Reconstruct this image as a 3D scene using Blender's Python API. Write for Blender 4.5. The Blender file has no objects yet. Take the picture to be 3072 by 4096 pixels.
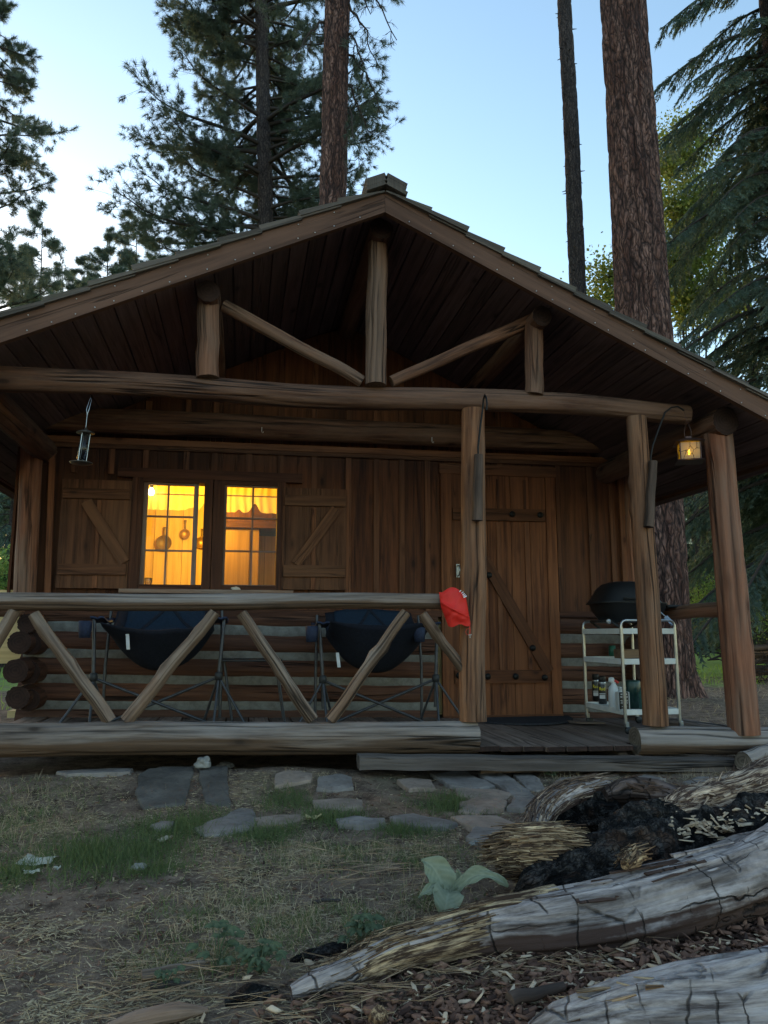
EXPO=2.6
import bpy, math, random
import numpy as np
from math import sin, cos, pi, atan, radians, sqrt, atan2
from mathutils import Vector, Matrix, Quaternion
from mathutils import noise as mn
random.seed(7); rng = np.random.default_rng(11)
sc = bpy.context.scene
COL = sc.collection

# ------------------------------------------------------------------ camera
FPX, PSI, TH, CD, CH = 3050.0, radians(10.5), atan(490/3050), 4.6, 0.85
FW = Vector((sin(PSI)*cos(TH), cos(PSI)*cos(TH), sin(TH)))
RT = Vector((cos(PSI), -sin(PSI), 0)); UP = RT.cross(FW)
CAM = Vector((0, -CD, CH))
cam_d = bpy.data.cameras.new('camera'); cam = bpy.data.objects.new('camera', cam_d); COL.objects.link(cam)
cam_d.sensor_fit = 'VERTICAL'; cam_d.sensor_height = 36; cam_d.lens = 36*FPX/4096
cam_d.clip_start = .05; cam_d.clip_end = 3000
m = Matrix((RT, UP, -FW)).transposed().to_4x4(); m.translation = CAM; cam.matrix_world = m
sc.camera = cam

def ray(x, y): return FW + RT*((x-1536)/FPX) + UP*((2048-y)/FPX)
def aY(x, y, Y):            # point of the facade-parallel plane Y that the measured photo point shows
    d = ray(x, y); return CAM + d*((Y-CAM.y)/d.y)
def aZ(x, y, Z):
    d = ray(x, y); return CAM + d*((Z-CAM.z)/d.z)
def fz(x): return .165 + .02*(2.6-x)      # porch floor, sagging slightly to one side

# ------------------------------------------------------------------ object helpers
def tag(o, label=None, cat=None, group=None, kind=None):
    if label: o['label'] = label
    if cat: o['category'] = cat
    if group: o['group'] = group
    if kind: o['kind'] = kind
    return o
def thing(name, label, cat, loc=(0,0,0), group=None, rz=0):
    o = bpy.data.objects.new(name, None); COL.objects.link(o); o.location = loc; o.rotation_euler = (0,0,rz)
    o.empty_display_size = .1
    tag(o, label, cat, group); bpy.context.view_layer.update() if False else None
    return o
def mloc(o): return Matrix.Translation(o.location) @ o.rotation_euler.to_matrix().to_4x4()
def put(o, parent, local=False):
    """parent an object; world-built geometry keeps its place"""
    if parent is not None:
        o.parent = parent
        if not local:
            w = WM[parent.name] if parent.name in WM else mloc(parent)
            o.matrix_parent_inverse = w.inverted()
    return o
WM = {}

class MB:
    """collects geometry, one mesh: verts, faces, material slot, per-vertex grain coordinate and tone"""
    def __init__(s): s.v=[]; s.f=[]; s.mi=[]; s.g=[]; s.t=[]; s.sm=[]; s.cut=[]; s.w=[]
    def add(s, vs, fs, g=None, tone=None, mi=0, smooth=False, wear=None):
        n=len(s.v); s.cut.append((n,len(s.f))); s.v += [tuple(v) for v in vs]
        if tone is None: tone = .5
        if g is None: g=[tuple(v) for v in vs]
        s.w += ([1.0]*len(vs) if wear is None else list(wear))
        s.g += [tuple(x) for x in g]
        s.t += ([tone]*len(vs) if not hasattr(tone,'__len__') else list(tone))
        s.f += [tuple(i+n for i in f) for f in fs]
        s.mi += ([mi]*len(fs) if not hasattr(mi,'__len__') else list(mi)); s.sm += [smooth]*len(fs)
    def box(s, c, size, grain=2, M=None, tone=None, mi=0, taper=1, jit=0):
        c=Vector(c); hx,hy,hz=[a/2 for a in size]
        L=[(-hx,-hy,-hz),(hx,-hy,-hz),(hx,hy,-hz),(-hx,hy,-hz),(-hx*taper,-hy*taper,hz),(hx*taper,-hy*taper,hz),(hx*taper,hy*taper,hz),(-hx*taper,hy*taper,hz)]
        if jit: L=[tuple(a+random.uniform(-jit,jit) for a in p) for p in L]
        off=Vector((random.uniform(0,50),random.uniform(0,50),random.uniform(0,50)))
        perm={2:(0,1,2),0:(1,2,0),1:(0,2,1)}[grain]
        G=[Vector((p[perm[0]],p[perm[1]],p[perm[2]]))+off for p in L]
        V=[(M@Vector(p) if M is not None else Vector(p))+c for p in L]
        if tone is None: tone=random.random()
        s.add(V,[(0,3,2,1),(4,5,6,7),(0,1,5,4),(1,2,6,5),(2,3,7,6),(3,0,4,7)],G,tone,mi)
    def plank(s, a, b, w, t, up=(0,0,1), tone=None, mi=0, jit=0):
        """box from a to b with width w across and thickness t along up"""
        a=Vector(a); b=Vector(b); z=(b-a).normalized(); u=Vector(up); x=u.cross(z).normalized(); y=z.cross(x)
        M=Matrix((x,y,z)).transposed()
        s.box((a+b)/2,(w,t,(b-a).length),2,M,tone,mi,1,jit)
    def prism(s, pts, a, b, tone=None, mi=0, g=None):
        """polygon pts (3D) extruded by vector from offset a to b"""
        a=Vector(a); b=Vector(b); n=len(pts); P=[Vector(p)+a for p in pts]+[Vector(p)+b for p in pts]
        F=[tuple(range(n))[::-1],tuple(range(n,2*n))]+[(i,(i+1)%n,n+(i+1)%n,n+i) for i in range(n)]
        s.add(P,F,g,tone if tone is not None else random.random(),mi)
    def tube(s, pts, r, seg=8, tone=None, mi=0, cap=True, smooth=True, noise=0, nscale=8, ridge=0, rcap=0, prof=None, seed=None, flat=1.0, wear=False, grooves=()):
        pts=[Vector(p) for p in pts]; n=len(pts)
        rr=r if hasattr(r,'__len__') else [r]*n
        off=Vector((random.uniform(0,50),random.uniform(0,50),random.uniform(0,50))) if seed is None else Vector((seed*3.7,seed*5.3,seed*1.9))
        T=[(pts[min(i+1,n-1)]-pts[max(i-1,0)]).normalized() for i in range(n)]
        ref=Vector((0,0,1)) if abs(T[0].z)<.8 else Vector((0,-1,0))
        x=ref.cross(T[0]).normalized()
        V=[];G=[];L=0; TN=[]; WR=[]; t0=tone if tone is not None else random.random()
        for i in range(n):
            if i: 
                L+=(pts[i]-pts[i-1]).length
                x=(x-T[i]*x.dot(T[i])).normalized()
            y=T[i].cross(x)
            for k in range(seg):
                a=2*pi*k/seg; ca,sa=cos(a),sin(a); rad=rr[i]
                if noise: rad*=1+noise*mn.noise(Vector((ca*1.1,sa*1.1,L*nscale*.25))+off)+noise*.5*mn.noise(Vector((ca*2.5,sa*2.5,L*nscale*.6))+off)
                if ridge: rad*=1+ridge*mn.noise(Vector((ca*7,sa*7,L*1.2))+off)
                if prof: rad=prof(a,L,rad,i)
                tn=t0
                for (ga,gl0,gl1,gw,gs) in grooves:
                    if gl0<L<gl1:
                        da=(a-ga-.35*mn.noise(Vector((L*.9,gs,0)))-.10*mn.noise(Vector((L*4,gs,5)))+pi)%(2*pi)-pi
                        ed=min(1,(L-gl0)/.12,(gl1-L)/.12); q_=math.exp(-(da/gw)**2)*ed*(.55+.9*abs(mn.noise(Vector((L*2.5,gs,9)))))
                        rad*=1-.09*q_; tn=min(tn,t0-(t0+.75)*min(1,q_*1.25))
                TN.append(tn)
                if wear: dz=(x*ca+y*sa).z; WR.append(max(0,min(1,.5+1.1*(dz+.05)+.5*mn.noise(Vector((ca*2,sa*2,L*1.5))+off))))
                V.append(pts[i]+x*ca*rad+y*sa*rad*flat); G.append(Vector((ca*rr[i],sa*rr[i],L))+off)
        F=[(i*seg+k,i*seg+(k+1)%seg,(i+1)*seg+(k+1)%seg,(i+1)*seg+k) for i in range(n-1) for k in range(seg)]
        s.add(V,F,G,TN,mi,smooth,WR if wear else None)
        if cap:
            for i,sg in ((0,-1),(n-1,1)):
                ring=[V[i*seg+k] for k in range(seg)]; c=sum(ring,Vector())/seg
                g=[Vector(((v-c).dot(x), (v-c).dot(T[i].cross(x)), 0)) for v in ring]
                # end grain, in its own slot when rcap is given
                fs=[(k,(k+1)%seg,seg) if sg>0 else ((k+1)%seg,k,seg) for k in range(seg)]
                s.add(ring+[c+T[i]*sg*rr[i]*.04],fs,g+[Vector((0,0,0))],.5,rcap if rcap else mi,False)
    def lathe(s, prof, c=(0,0,0), seg=20, tone=.5, mi=0, M=None):
        c=Vector(c); V=[]
        for r,z in prof:
            for k in range(seg):
                a=2*pi*k/seg; p=Vector((r*cos(a),r*sin(a),z)); V.append((M@p if M is not None else p)+c)
        n=len(prof)
        F=[(i*seg+k,i*seg+(k+1)%seg,(i+1)*seg+(k+1)%seg,(i+1)*seg+k) for i in range(n-1) for k in range(seg)]
        if prof[0][0]>1e-5: F.append(tuple(range(seg))[::-1])
        if prof[-1][0]>1e-5: F.append(tuple((n-1)*seg+k for k in range(seg)))
        s.add(V,F,None,tone,mi,True)
    def grid(s, fn, nu, nv, tone=.5, mi=0, smooth=True, thick=0):
        V=[Vector(fn(i/(nu-1),j/(nv-1))) for j in range(nv) for i in range(nu)]
        F=[(j*nu+i,j*nu+i+1,(j+1)*nu+i+1,(j+1)*nu+i) for j in range(nv-1) for i in range(nu-1)]
        s.add(V,F,None,tone,mi,smooth)
    def build(s, name, mats, parent=None, bevel=0, sol=0, local=False, label=None, angle=None):
        if not hasattr(mats,'__len__'): mats=[mats]
        me=bpy.data.meshes.new(name); me.from_pydata(s.v,[],s.f)
        for m_ in mats: me.materials.append(m_)
        me.polygons.foreach_set('material_index',s.mi); me.polygons.foreach_set('use_smooth',s.sm)
        a=me.attributes.new('gco','FLOAT_VECTOR','POINT'); a.data.foreach_set('vector',np.array(s.g,dtype=np.float32).ravel())
        a=me.attributes.new('tone','FLOAT','POINT'); a.data.foreach_set('value',np.array(s.t,dtype=np.float32))
        a=me.attributes.new('wear','FLOAT','POINT'); a.data.foreach_set('value',np.array(s.w,dtype=np.float32))
        me.update()
        o=bpy.data.objects.new(name,me); COL.objects.link(o)
        if sol: md=o.modifiers.new('solid','SOLIDIFY'); md.thickness=sol; md.offset=0
        if bevel: md=o.modifiers.new('bevel','BEVEL'); md.width=bevel; md.segments=2; md.limit_method='ANGLE'
        put(o,parent,local)
        if label: o['label']=label
        return o

def _split(s,name,mats,parent=None,**k):
    """one object per piece added"""
    c=s.cut+[(len(s.v),len(s.f))]; out=[]
    for (v0,f0),(v1,f1) in zip(c,c[1:]):
        m_=MB(); m_.v=s.v[v0:v1]; m_.g=s.g[v0:v1]; m_.t=s.t[v0:v1]; m_.f=[tuple(i-v0 for i in f) for f in s.f[f0:f1]]; m_.w=s.w[v0:v1]; m_.mi=s.mi[f0:f1]; m_.sm=s.sm[f0:f1]; out.append(m_.build(name,mats,parent,**k))
    return out
MB.split=_split
def npmesh(name, V, F, mats, parent=None, tone=None, gco=None, smooth=False, mi=None):
    V=np.asarray(V,dtype=np.float32); F=np.asarray(F,dtype=np.int32); k=F.shape[1]
    me=bpy.data.meshes.new(name); me.vertices.add(len(V)); me.vertices.foreach_set('co',V.ravel())
    me.loops.add(F.size); me.loops.foreach_set('vertex_index',F.ravel())
    me.polygons.add(len(F)); me.polygons.foreach_set('loop_start',np.arange(0,F.size,k,dtype=np.int32))
    me.polygons.foreach_set('loop_total',np.full(len(F),k,dtype=np.int32))
    if smooth: me.polygons.foreach_set('use_smooth',np.ones(len(F),dtype=bool))
    if mi is not None: me.polygons.foreach_set('material_index',np.asarray(mi,dtype=np.int32))
    if not hasattr(mats,'__len__'): mats=[mats]
    for m_ in mats: me.materials.append(m_)
    a=me.attributes.new('tone','FLOAT','POINT'); a.data.foreach_set('value',(np.full(len(V),.5) if tone is None else np.asarray(tone)).astype(np.float32))
    a=me.attributes.new('gco','FLOAT_VECTOR','POINT'); a.data.foreach_set('vector',(V if gco is None else np.asarray(gco,dtype=np.float32)).ravel())
    me.update(calc_edges=True); me.validate()
    o=bpy.data.objects.new(name,me); COL.objects.link(o); put(o,parent); return o

def nrm(a): return a/np.maximum(np.linalg.norm(a,axis=-1,keepdims=True),1e-9)
def blades(P, D, L, W, bend=0.0, side=None, seg=2):
    """thin tapering blades: root P, unit direction D, length L, width W, bend (drop) -> verts, tri faces, per-blade vert count"""
    n=len(P); L=np.broadcast_to(L,(n,))[:,None]; W=np.broadcast_to(W,(n,))[:,None]; bend=np.broadcast_to(bend,(n,))[:,None]
    if side is None: side=rng.normal(size=(n,3))
    S=nrm(np.cross(D,side))
    rows=[]
    for i in range(seg):
        t=i/seg; c=P+D*L*t; c=c-np.array([0,0,1.])*bend*L*t*t
        w=W*(1-.75*t)*.5
        rows.append(c-S*w); rows.append(c+S*w)
    tip=P+D*L; tip=tip-np.array([0,0,1.])*bend*L
    rows.append(tip)
    k=len(rows); V=np.stack(rows,1).reshape(-1,3)
    f=[]
    for i in range(seg-1): a=2*i; f+= [(a,a+1,a+3),(a,a+3,a+2)]
    f.append((k-3,k-2,k-1)); f=np.array(f)
    F=(np.arange(n)[:,None,None]*k+f[None]).reshape(-1,3)
    return V,F,k
def cat_meshes(parts):
    Vs=[];Fs=[];Ts=[];o=0
    for V,F,T in parts: Vs.append(V);Fs.append(F+o);Ts.append(T);o+=len(V)
    return np.concatenate(Vs),np.concatenate(Fs),np.concatenate(Ts)

# ------------------------------------------------------------------ materials
class N:
    def __init__(s,name):
        s.m=bpy.data.materials.new(name); s.m.use_nodes=True; s.nt=s.m.node_tree; s.b=s.nt.nodes['Principled BSDF']; s.out=s.nt.nodes['Material Output']
    def n(s,t,**k):
        x=s.nt.nodes.new(t)
        for a,b in k.items():
            if a in x.inputs.keys() if isinstance(a,str) else False: x.inputs[a].default_value=b
            else: setattr(x,a,b)
        return x
    def l(s,a,b): s.nt.links.new(a,b)
    def attr(s,name): return s.n('ShaderNodeAttribute',attribute_name=name)
    def mapping(s,vec,scale,loc=(0,0,0)):
        x=s.n('ShaderNodeMapping'); x.inputs['Scale'].default_value=scale; x.inputs['Location'].default_value=loc; s.l(vec,x.inputs['Vector']); return x.outputs[0]
    def noise(s,vec,scale,detail=4,rough=.55,dist=0):
        x=s.n('ShaderNodeTexNoise'); x.inputs['Scale'].default_value=scale; x.inputs['Detail'].default_value=detail; x.inputs['Roughness'].default_value=rough; x.inputs['Distortion'].default_value=dist
        s.l(vec,x.inputs['Vector']); return x.outputs['Fac']
    def voro(s,vec,scale,feature='F1',out='Distance',rand=1):
        x=s.n('ShaderNodeTexVoronoi',feature=feature); x.inputs['Scale'].default_value=scale; x.inputs['Randomness'].default_value=rand; s.l(vec,x.inputs['Vector']); return x.outputs[out]
    def ramp(s,fac,stops,interp='LINEAR'):
        x=s.n('ShaderNodeValToRGB'); cr=x.color_ramp; cr.interpolation=interp
        while len(cr.elements)<len(stops): cr.elements.new(.5)
        for e,(p,c) in zip(cr.elements,stops): e.position=p; e.color=(c if hasattr(c,'__len__') else (c,c,c))[:3]+(1,) if hasattr(c,'__len__') else (c,c,c,1)
        s.l(fac,x.inputs[0]); return x.outputs[0]
    def mix(s,a,b,f,mode='MIX'):
        x=s.n('ShaderNodeMix',data_type='RGBA',blend_type=mode)
        for v,i in ((f,0),(a,6),(b,7)):
            if isinstance(v,(int,float)): x.inputs[i].default_value=v if i==0 else (v,v,v,1)
            elif isinstance(v,tuple): x.inputs[i].default_value=v+(1,) if len(v)==3 else v
            else: s.l(v,x.inputs[i])
        return x.outputs[2]
    def math(s,op,a,b=0.0,c=None):
        x=s.n('ShaderNodeMath',operation=op)
        for i,v in enumerate((a,b)+((c,) if c is not None else ())):
            if isinstance(v,(int,float)): x.inputs[i].default_value=v
            else: s.l(v,x.inputs[i])
        return x.outputs[0]
    def bump(s,h,dist=.01,strength=1,normal=None):
        x=s.n('ShaderNodeBump'); x.inputs['Distance'].default_value=dist; x.inputs['Strength'].default_value=strength; s.l(h,x.inputs['Height'])
        if normal is not None: s.l(normal,x.inputs['Normal'])
        return x.outputs[0]
    def fin(s,col=None,rough=.8,normal=None,spec=.3,metal=0):
        b=s.b
        if col is not None:
            if isinstance(col,tuple): b.inputs['Base Color'].default_value=col+(1,)
            else: s.l(col,b.inputs['Base Color'])
        if isinstance(rough,(int,float)): b.inputs['Roughness'].default_value=rough
        else: s.l(rough,b.inputs['Roughness'])
        b.inputs['Specular IOR Level'].default_value=spec; b.inputs['Metallic'].default_value=metal
        if normal is not None: s.l(normal,b.inputs['Normal'])
        return s.m
def mul(c,k): return tuple(a*k for a in c)

def warm(c): return (c[0]*1.12,c[1]*.96,c[2]*.90)
def wood(name,c1,c2,c3=None,fscale=55,patch=5,crack=.5,knot=.0,bump=.006,rough=.8,stretch=.05,var=.45,crackw=.014,under=None):
    """c1 dark grain, c2 light grain, c3 weathered patch colour"""
    c1,c2,c3=warm(c1),warm(c2),(warm(c3) if c3 else None)
    w=N(name); g=w.attr('gco').outputs['Vector']; tone=w.attr('tone').outputs['Fac']
    fib=w.noise(w.mapping(g,(1,1,stretch)),fscale,6,.65,.3)
    col=w.mix(c1,c2,w.ramp(fib,[(.36,0.),(.62,1.)]))
    if c3:
        p=w.noise(w.mapping(g,(1,1,.22)),patch,5,.65,.5)
        col=w.mix(col,w.mix(mul(c3,.55),c3,w.ramp(fib,[(.3,0.),(.65,1.)])),w.ramp(p,[(.40,0.),(.60,1.)]))
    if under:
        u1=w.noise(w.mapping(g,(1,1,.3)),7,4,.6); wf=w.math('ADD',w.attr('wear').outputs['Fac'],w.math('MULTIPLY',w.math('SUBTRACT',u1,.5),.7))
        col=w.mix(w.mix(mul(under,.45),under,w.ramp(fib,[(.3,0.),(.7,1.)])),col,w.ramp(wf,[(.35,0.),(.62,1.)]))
    h=fib
    if crack:
        cn=w.noise(w.mapping(g,(1,1,.035)),8,3,.6,.2)
        d=w.math('ABSOLUTE',w.math('SUBTRACT',cn,.5)); 
        mask=w.noise(w.mapping(g,(1,1,.3),(9,3,1)),4,2,.5)
        ck=w.math('MULTIPLY',w.ramp(d,[(0.,1.),(crackw,0.)]),w.ramp(mask,[(.42,0.),(.55,1.)]))
        col=w.mix(col,mul(c1,.16),w.math('MULTIPLY',ck,crack))
        h=w.math('SUBTRACT',w.math('MULTIPLY',fib,.6),ck)
    if knot:
        kd=w.voro(w.mapping(g,(1,1,.45)),knot)
        kk=w.ramp(kd,[(.0,.8),(.05,.8),(.09,.0)]); kh=w.ramp(kd,[(.08,.5),(.2,.0)])
        col=w.mix(col,mul(c1,.30),kk); col=w.mix(col,mul(c1,.8),kh)
    k=w.math('MAXIMUM',w.math('ADD',w.math('MULTIPLY',tone,var),w.math('ADD',1-var/2,w.math('MULTIPLY',w.math('MINIMUM',tone,0.),.35))),.03)
    col=w.mix(col,k,1.0,'MULTIPLY')
    return w.fin(col,rough,w.bump(h,bump,.9))
def endgrain(name,c1,c2,dark=1):
    w=N(name); g=w.attr('gco').outputs['Vector']
    x=w.n('ShaderNodeVectorMath',operation='LENGTH'); w.l(g,x.inputs[0]); r=x.outputs['Value']
    nz=w.noise(g,9,4,.6)
    ring=w.math('SINE',w.math('MULTIPLY',w.math('ADD',r,w.math('MULTIPLY',nz,.06)),300))
    col=w.mix(c1,c2,w.ramp(w.math('ADD',w.math('MULTIPLY',ring,.10),nz),[(.3,0.),(.75,1.)]))
    ang=w.noise(w.mapping(g,(1,1,1),(3,1,7)),30,5,.7)
    return w.fin(w.mix(col,mul(c1,.3),w.ramp(ang,[(.6,0.),(.72,.8)])),.9,w.bump(nz,.006))
def plain(name,c,rough=.5,spec=.5,metal=0,nscale=0,namt=.25,bump=0,var=0):
    w=N(name)
    if nscale:
        tc=w.n('ShaderNodeTexCoord').outputs['Object']; nz=w.noise(tc,nscale,5,.6)
        col=w.mix(mul(c,1-namt),mul(c,1+namt*.6),w.ramp(nz,[(.3,0.),(.7,1.)]))
        if var: col=w.mix(col,w.math('ADD',w.math('MULTIPLY',w.attr('tone').outputs['Fac'],var),1-var/2),1.0,'MULTIPLY')
        return w.fin(col,rough,w.bump(nz,bump) if bump else None,spec,metal)
    return w.fin(c,rough,None,spec,metal)
def leafmat(name,c1,c2,rough=.55,trans=.35,spec=.3):
    """thin leaf / needle: diffuse + translucent, tone picks between two colours"""
    w=N(name); tone=w.attr('tone').outputs['Fac']; col=w.mix(c1,c2,tone)
    w.fin(col,rough,None,spec)
    t=w.n('ShaderNodeBsdfTranslucent'); w.l(w.mix(col,(1.25,1.2,.8),1.0,'MULTIPLY'),t.inputs['Color'])
    mx=w.n('ShaderNodeMixShader'); mx.inputs[0].default_value=trans; w.l(w.b.outputs[0],mx.inputs[1]); w.l(t.outputs[0],mx.inputs[2]); w.l(mx.outputs[0],w.out.inputs[0])
    return w.m
def emit(name,c,s):
    w=N(name); w.b.inputs['Base Color'].default_value=c+(1,); w.b.inputs['Emission Color'].default_value=c+(1,); w.b.inputs['Emission Strength'].default_value=s; return w.m
def glass(name,tint=(.95,.95,.95),rough=.02,dirt=.06,fr=.5):
    w=N(name); tr=w.n('ShaderNodeBsdfTransparent'); tr.inputs[0].default_value=tint+(1,)
    gl=w.n('ShaderNodeBsdfGlossy'); gl.inputs['Roughness'].default_value=rough
    fn=w.n('ShaderNodeFresnel'); fn.inputs['IOR'].default_value=1.45
    m1=w.n('ShaderNodeMixShader'); w.l(w.math('MULTIPLY',fn.outputs[0],fr*2),m1.inputs[0]); w.l(tr.outputs[0],m1.inputs[1]); w.l(gl.outputs[0],m1.inputs[2])
    df=w.n('ShaderNodeBsdfDiffuse'); df.inputs[0].default_value=(.5,.48,.42,1)
    tc=w.n('ShaderNodeTexCoord').outputs['Object']; dz=w.ramp(w.noise(tc,7,6,.7),[(.45,0.),(.8,1.)])
    m2=w.n('ShaderNodeMixShader'); w.l(w.math('MULTIPLY',dz,dirt),m2.inputs[0]); w.l(m1.outputs[0],m2.inputs[1]); w.l(df.outputs[0],m2.inputs[2]); w.l(m2.outputs[0],w.out.inputs[0])
    return w.m

M={}
M['post']=wood('peeled post wood',(.060,.024,.011),(.25,.125,.060),(.20,.125,.080),34,3.2,.95,5.5,.010,crackw=.022)
M['postred']=wood('red brown corner post wood',(.11,.048,.028),(.24,.115,.068),(.20,.14,.105),30,3,.8,5,.008,crackw=.018)
M['truss']=wood('truss pole wood',(.055,.026,.015),(.19,.10,.060),(.18,.125,.09),34,3,.95,5.5,.010,crackw=.022)
M['beam']=wood('tie beam wood',(.036,.016,.010),(.115,.058,.034),(.17,.105,.072),32,3.5,.95,5,.012,crackw=.024)
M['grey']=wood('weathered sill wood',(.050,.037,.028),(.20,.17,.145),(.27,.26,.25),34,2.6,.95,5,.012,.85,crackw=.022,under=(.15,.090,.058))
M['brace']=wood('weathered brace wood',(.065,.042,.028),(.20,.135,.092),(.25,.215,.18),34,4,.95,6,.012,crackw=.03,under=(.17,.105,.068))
M['wlog']=wood('wall log wood',(.035,.015,.010),(.125,.062,.038),(.10,.052,.034),30,3,.9,4,.010,crackw=.022)
M['board']=wood('wall board wood',(.022,.0075,.0035),(.085,.031,.012),(.105,.043,.018),30,2.5,.6,5,.003,var=.7)
M['batten']=wood('batten wood',(.060,.022,.010),(.15,.066,.030),(.14,.062,.030),36,3,.6,6,.003,var=.7)
M['shutter']=wood('shutter wood',(.042,.017,.008),(.115,.052,.025),(.13,.065,.033),30,2.5,.6,6,.003,var=.6)
M['door']=wood('door wood',(.055,.019,.008),(.145,.058,.023),(.17,.072,.031),30,2.5,.6,6,.003,var=.6)
M['soffit']=wood('soffit board wood',(.050,.036,.040),(.110,.082,.088),(.12,.090,.095),30,3,.5,5,.003,var=.6)
M['barge']=wood('bargeboard wood',(.050,.026,.017),(.105,.060,.040),(.125,.073,.050),26,2,.7,4,.005)
M['deck']=wood('deck plank wood',(.055,.040,.032),(.15,.115,.092),(.20,.165,.14),32,3,.9,6,.008,.85,var=.7)
M['trim']=wood('dark trim wood',(.035,.014,.008),(.090,.038,.020),None,30,3,.5,5,.003)
M['pine']=wood('interior pine panel',(.46,.38,.18),(.60,.52,.27),None,20,3,.2,1.2,.001,.6,.06,.12)
M['cab']=wood('interior cabinet wood',(.16,.105,.035),(.24,.165,.06),None,20,3,.2,0,.001,.5)
M['sash']=wood('window sash wood',(.10,.062,.045),(.20,.14,.105),(.22,.19,.17),45,5,.6,0,.003)
M['end']=endgrain('log end grain',(.09,.052,.032),(.22,.14,.09))
M['endd']=endgrain('dark log end grain',(.018,.009,.007),(.045,.022,.016))
M['endg']=endgrain('grey log end grain',(.06,.045,.034),(.17,.135,.105))

def shake_mat():
    w=N('cedar shakes'); g=w.attr('gco').outputs['Vector']; tone=w.attr('tone').outputs['Fac']
    fib=w.noise(w.mapping(g,(1,1,.05)),45,5,.6)
    col=w.mix((.045,.036,.030),(.15,.12,.10),fib); col=w.mix(col,(.060,.058,.030),w.ramp(w.noise(g,3,4,.6),[(.55,0.),(.7,.5)]))
    return w.fin(w.mix(col,w.math('ADD',w.math('MULTIPLY',tone,.7),.65),1.0,'MULTIPLY'),.9,w.bump(fib,.01))
M['shake']=shake_mat()
def chink_mat():
    w=N('mortar chinking'); g=w.n('ShaderNodeTexCoord').outputs['Object']
    nz=w.noise(g,14,6,.7); col=w.mix((.11,.10,.088),(.205,.195,.175),w.ramp(nz,[(.3,0.),(.65,1.)]))
    return w.fin(col,.95,w.bump(nz,.008))
M['chink']=chink_mat()
def bark_mat(name,c1,c2,c3,scale=1.0,st=.13):
    w=N(name); g=w.attr('gco').outputs['Vector']
    gd=w.n('ShaderNodeVectorMath',operation='ADD'); 
    nv=w.n('ShaderNodeTexNoise'); nv.inputs['Scale'].default_value=3*scale; w.l(g,nv.inputs['Vector']); sv=w.n('ShaderNodeVectorMath',operation='SCALE'); sv.inputs['Scale'].default_value=.14; w.l(nv.outputs['Color'],sv.inputs[0]); w.l(g,gd.inputs[0]); w.l(sv.outputs[0],gd.inputs[1])
    e1=w.voro(w.mapping(gd.outputs[0],(1,1,st)),10*scale,'DISTANCE_TO_EDGE'); e2=w.voro(w.mapping(gd.outputs[0],(1,1,st*1.6)),23*scale,'DISTANCE_TO_EDGE'); e=w.math('MINIMUM',e1,w.math('ADD',w.math('MULTIPLY',e2,.8),.03))
    fine=w.noise(w.mapping(g,(1,1,.3)),40*scale,5,.65); tonev=w.voro(w.mapping(gd.outputs[0],(1,1,st)),11*scale,'F1','Color')
    col=w.mix(c2,c3,w.ramp(tonev,[(.2,0.),(.8,1.)])); col=w.mix(mul(c2,.6),col,w.ramp(fine,[(.3,0.),(.6,1.)]))
    col=w.mix(c1,col,w.ramp(w.math('ADD',e,w.math('MULTIPLY',w.math('SUBTRACT',fine,.5),.18)),[(.0,.0),(.15,1.)]))
    h=w.math('ADD',w.ramp(e,[(0.,0.),(.2,1.)]),w.math('MULTIPLY',fine,.4))
    return w.fin(col,.95,w.bump(h,.03/scale,1))
M['bark']=bark_mat('ponderosa bark',(.018,.010,.009),(.125,.058,.044),(.30,.165,.13),1.0)
M['bark2']=bark_mat('dark pine bark',(.016,.013,.014),(.080,.062,.058),(.15,.115,.105),1.5)
M['twig']=plain('twig bark',(.05,.04,.035),.9,.2)
M['needle']=leafmat('pine needles on the tree',(.060,.088,.074),(.150,.185,.150),.5,.4)
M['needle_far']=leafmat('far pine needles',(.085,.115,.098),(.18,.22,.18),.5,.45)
M['fir']=leafmat('fir foliage',(.055,.090,.078),(.145,.195,.155),.5,.45)
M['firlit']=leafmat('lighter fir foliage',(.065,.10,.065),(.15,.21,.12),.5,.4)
M['leaf']=leafmat('broad leaves',(.10,.15,.04),(.26,.29,.08),.5,.55)
M['shrub']=leafmat('shrub leaves',(.10,.19,.05),(.26,.36,.11),.5,.5)
M['grass']=leafmat('green grass',(.055,.085,.028),(.15,.18,.07),.6,.3)
M['meadow']=leafmat('meadow grass',(.17,.28,.04),(.34,.48,.09),.6,.5)
M['dry']=leafmat('dry grass',(.20,.15,.09),(.56,.43,.28),.7,.2)
M['straw']=leafmat('dead pine needles',(.22,.13,.07),(.46,.31,.19),.6,.1)
M['chip']=leafmat('pale wood chips',(.32,.21,.13),(.66,.49,.34),.8,.05)
M['barkchip']=leafmat('bark litter',(.030,.013,.009),(.25,.125,.080),.9,.0)
M['mullein']=None
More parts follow.
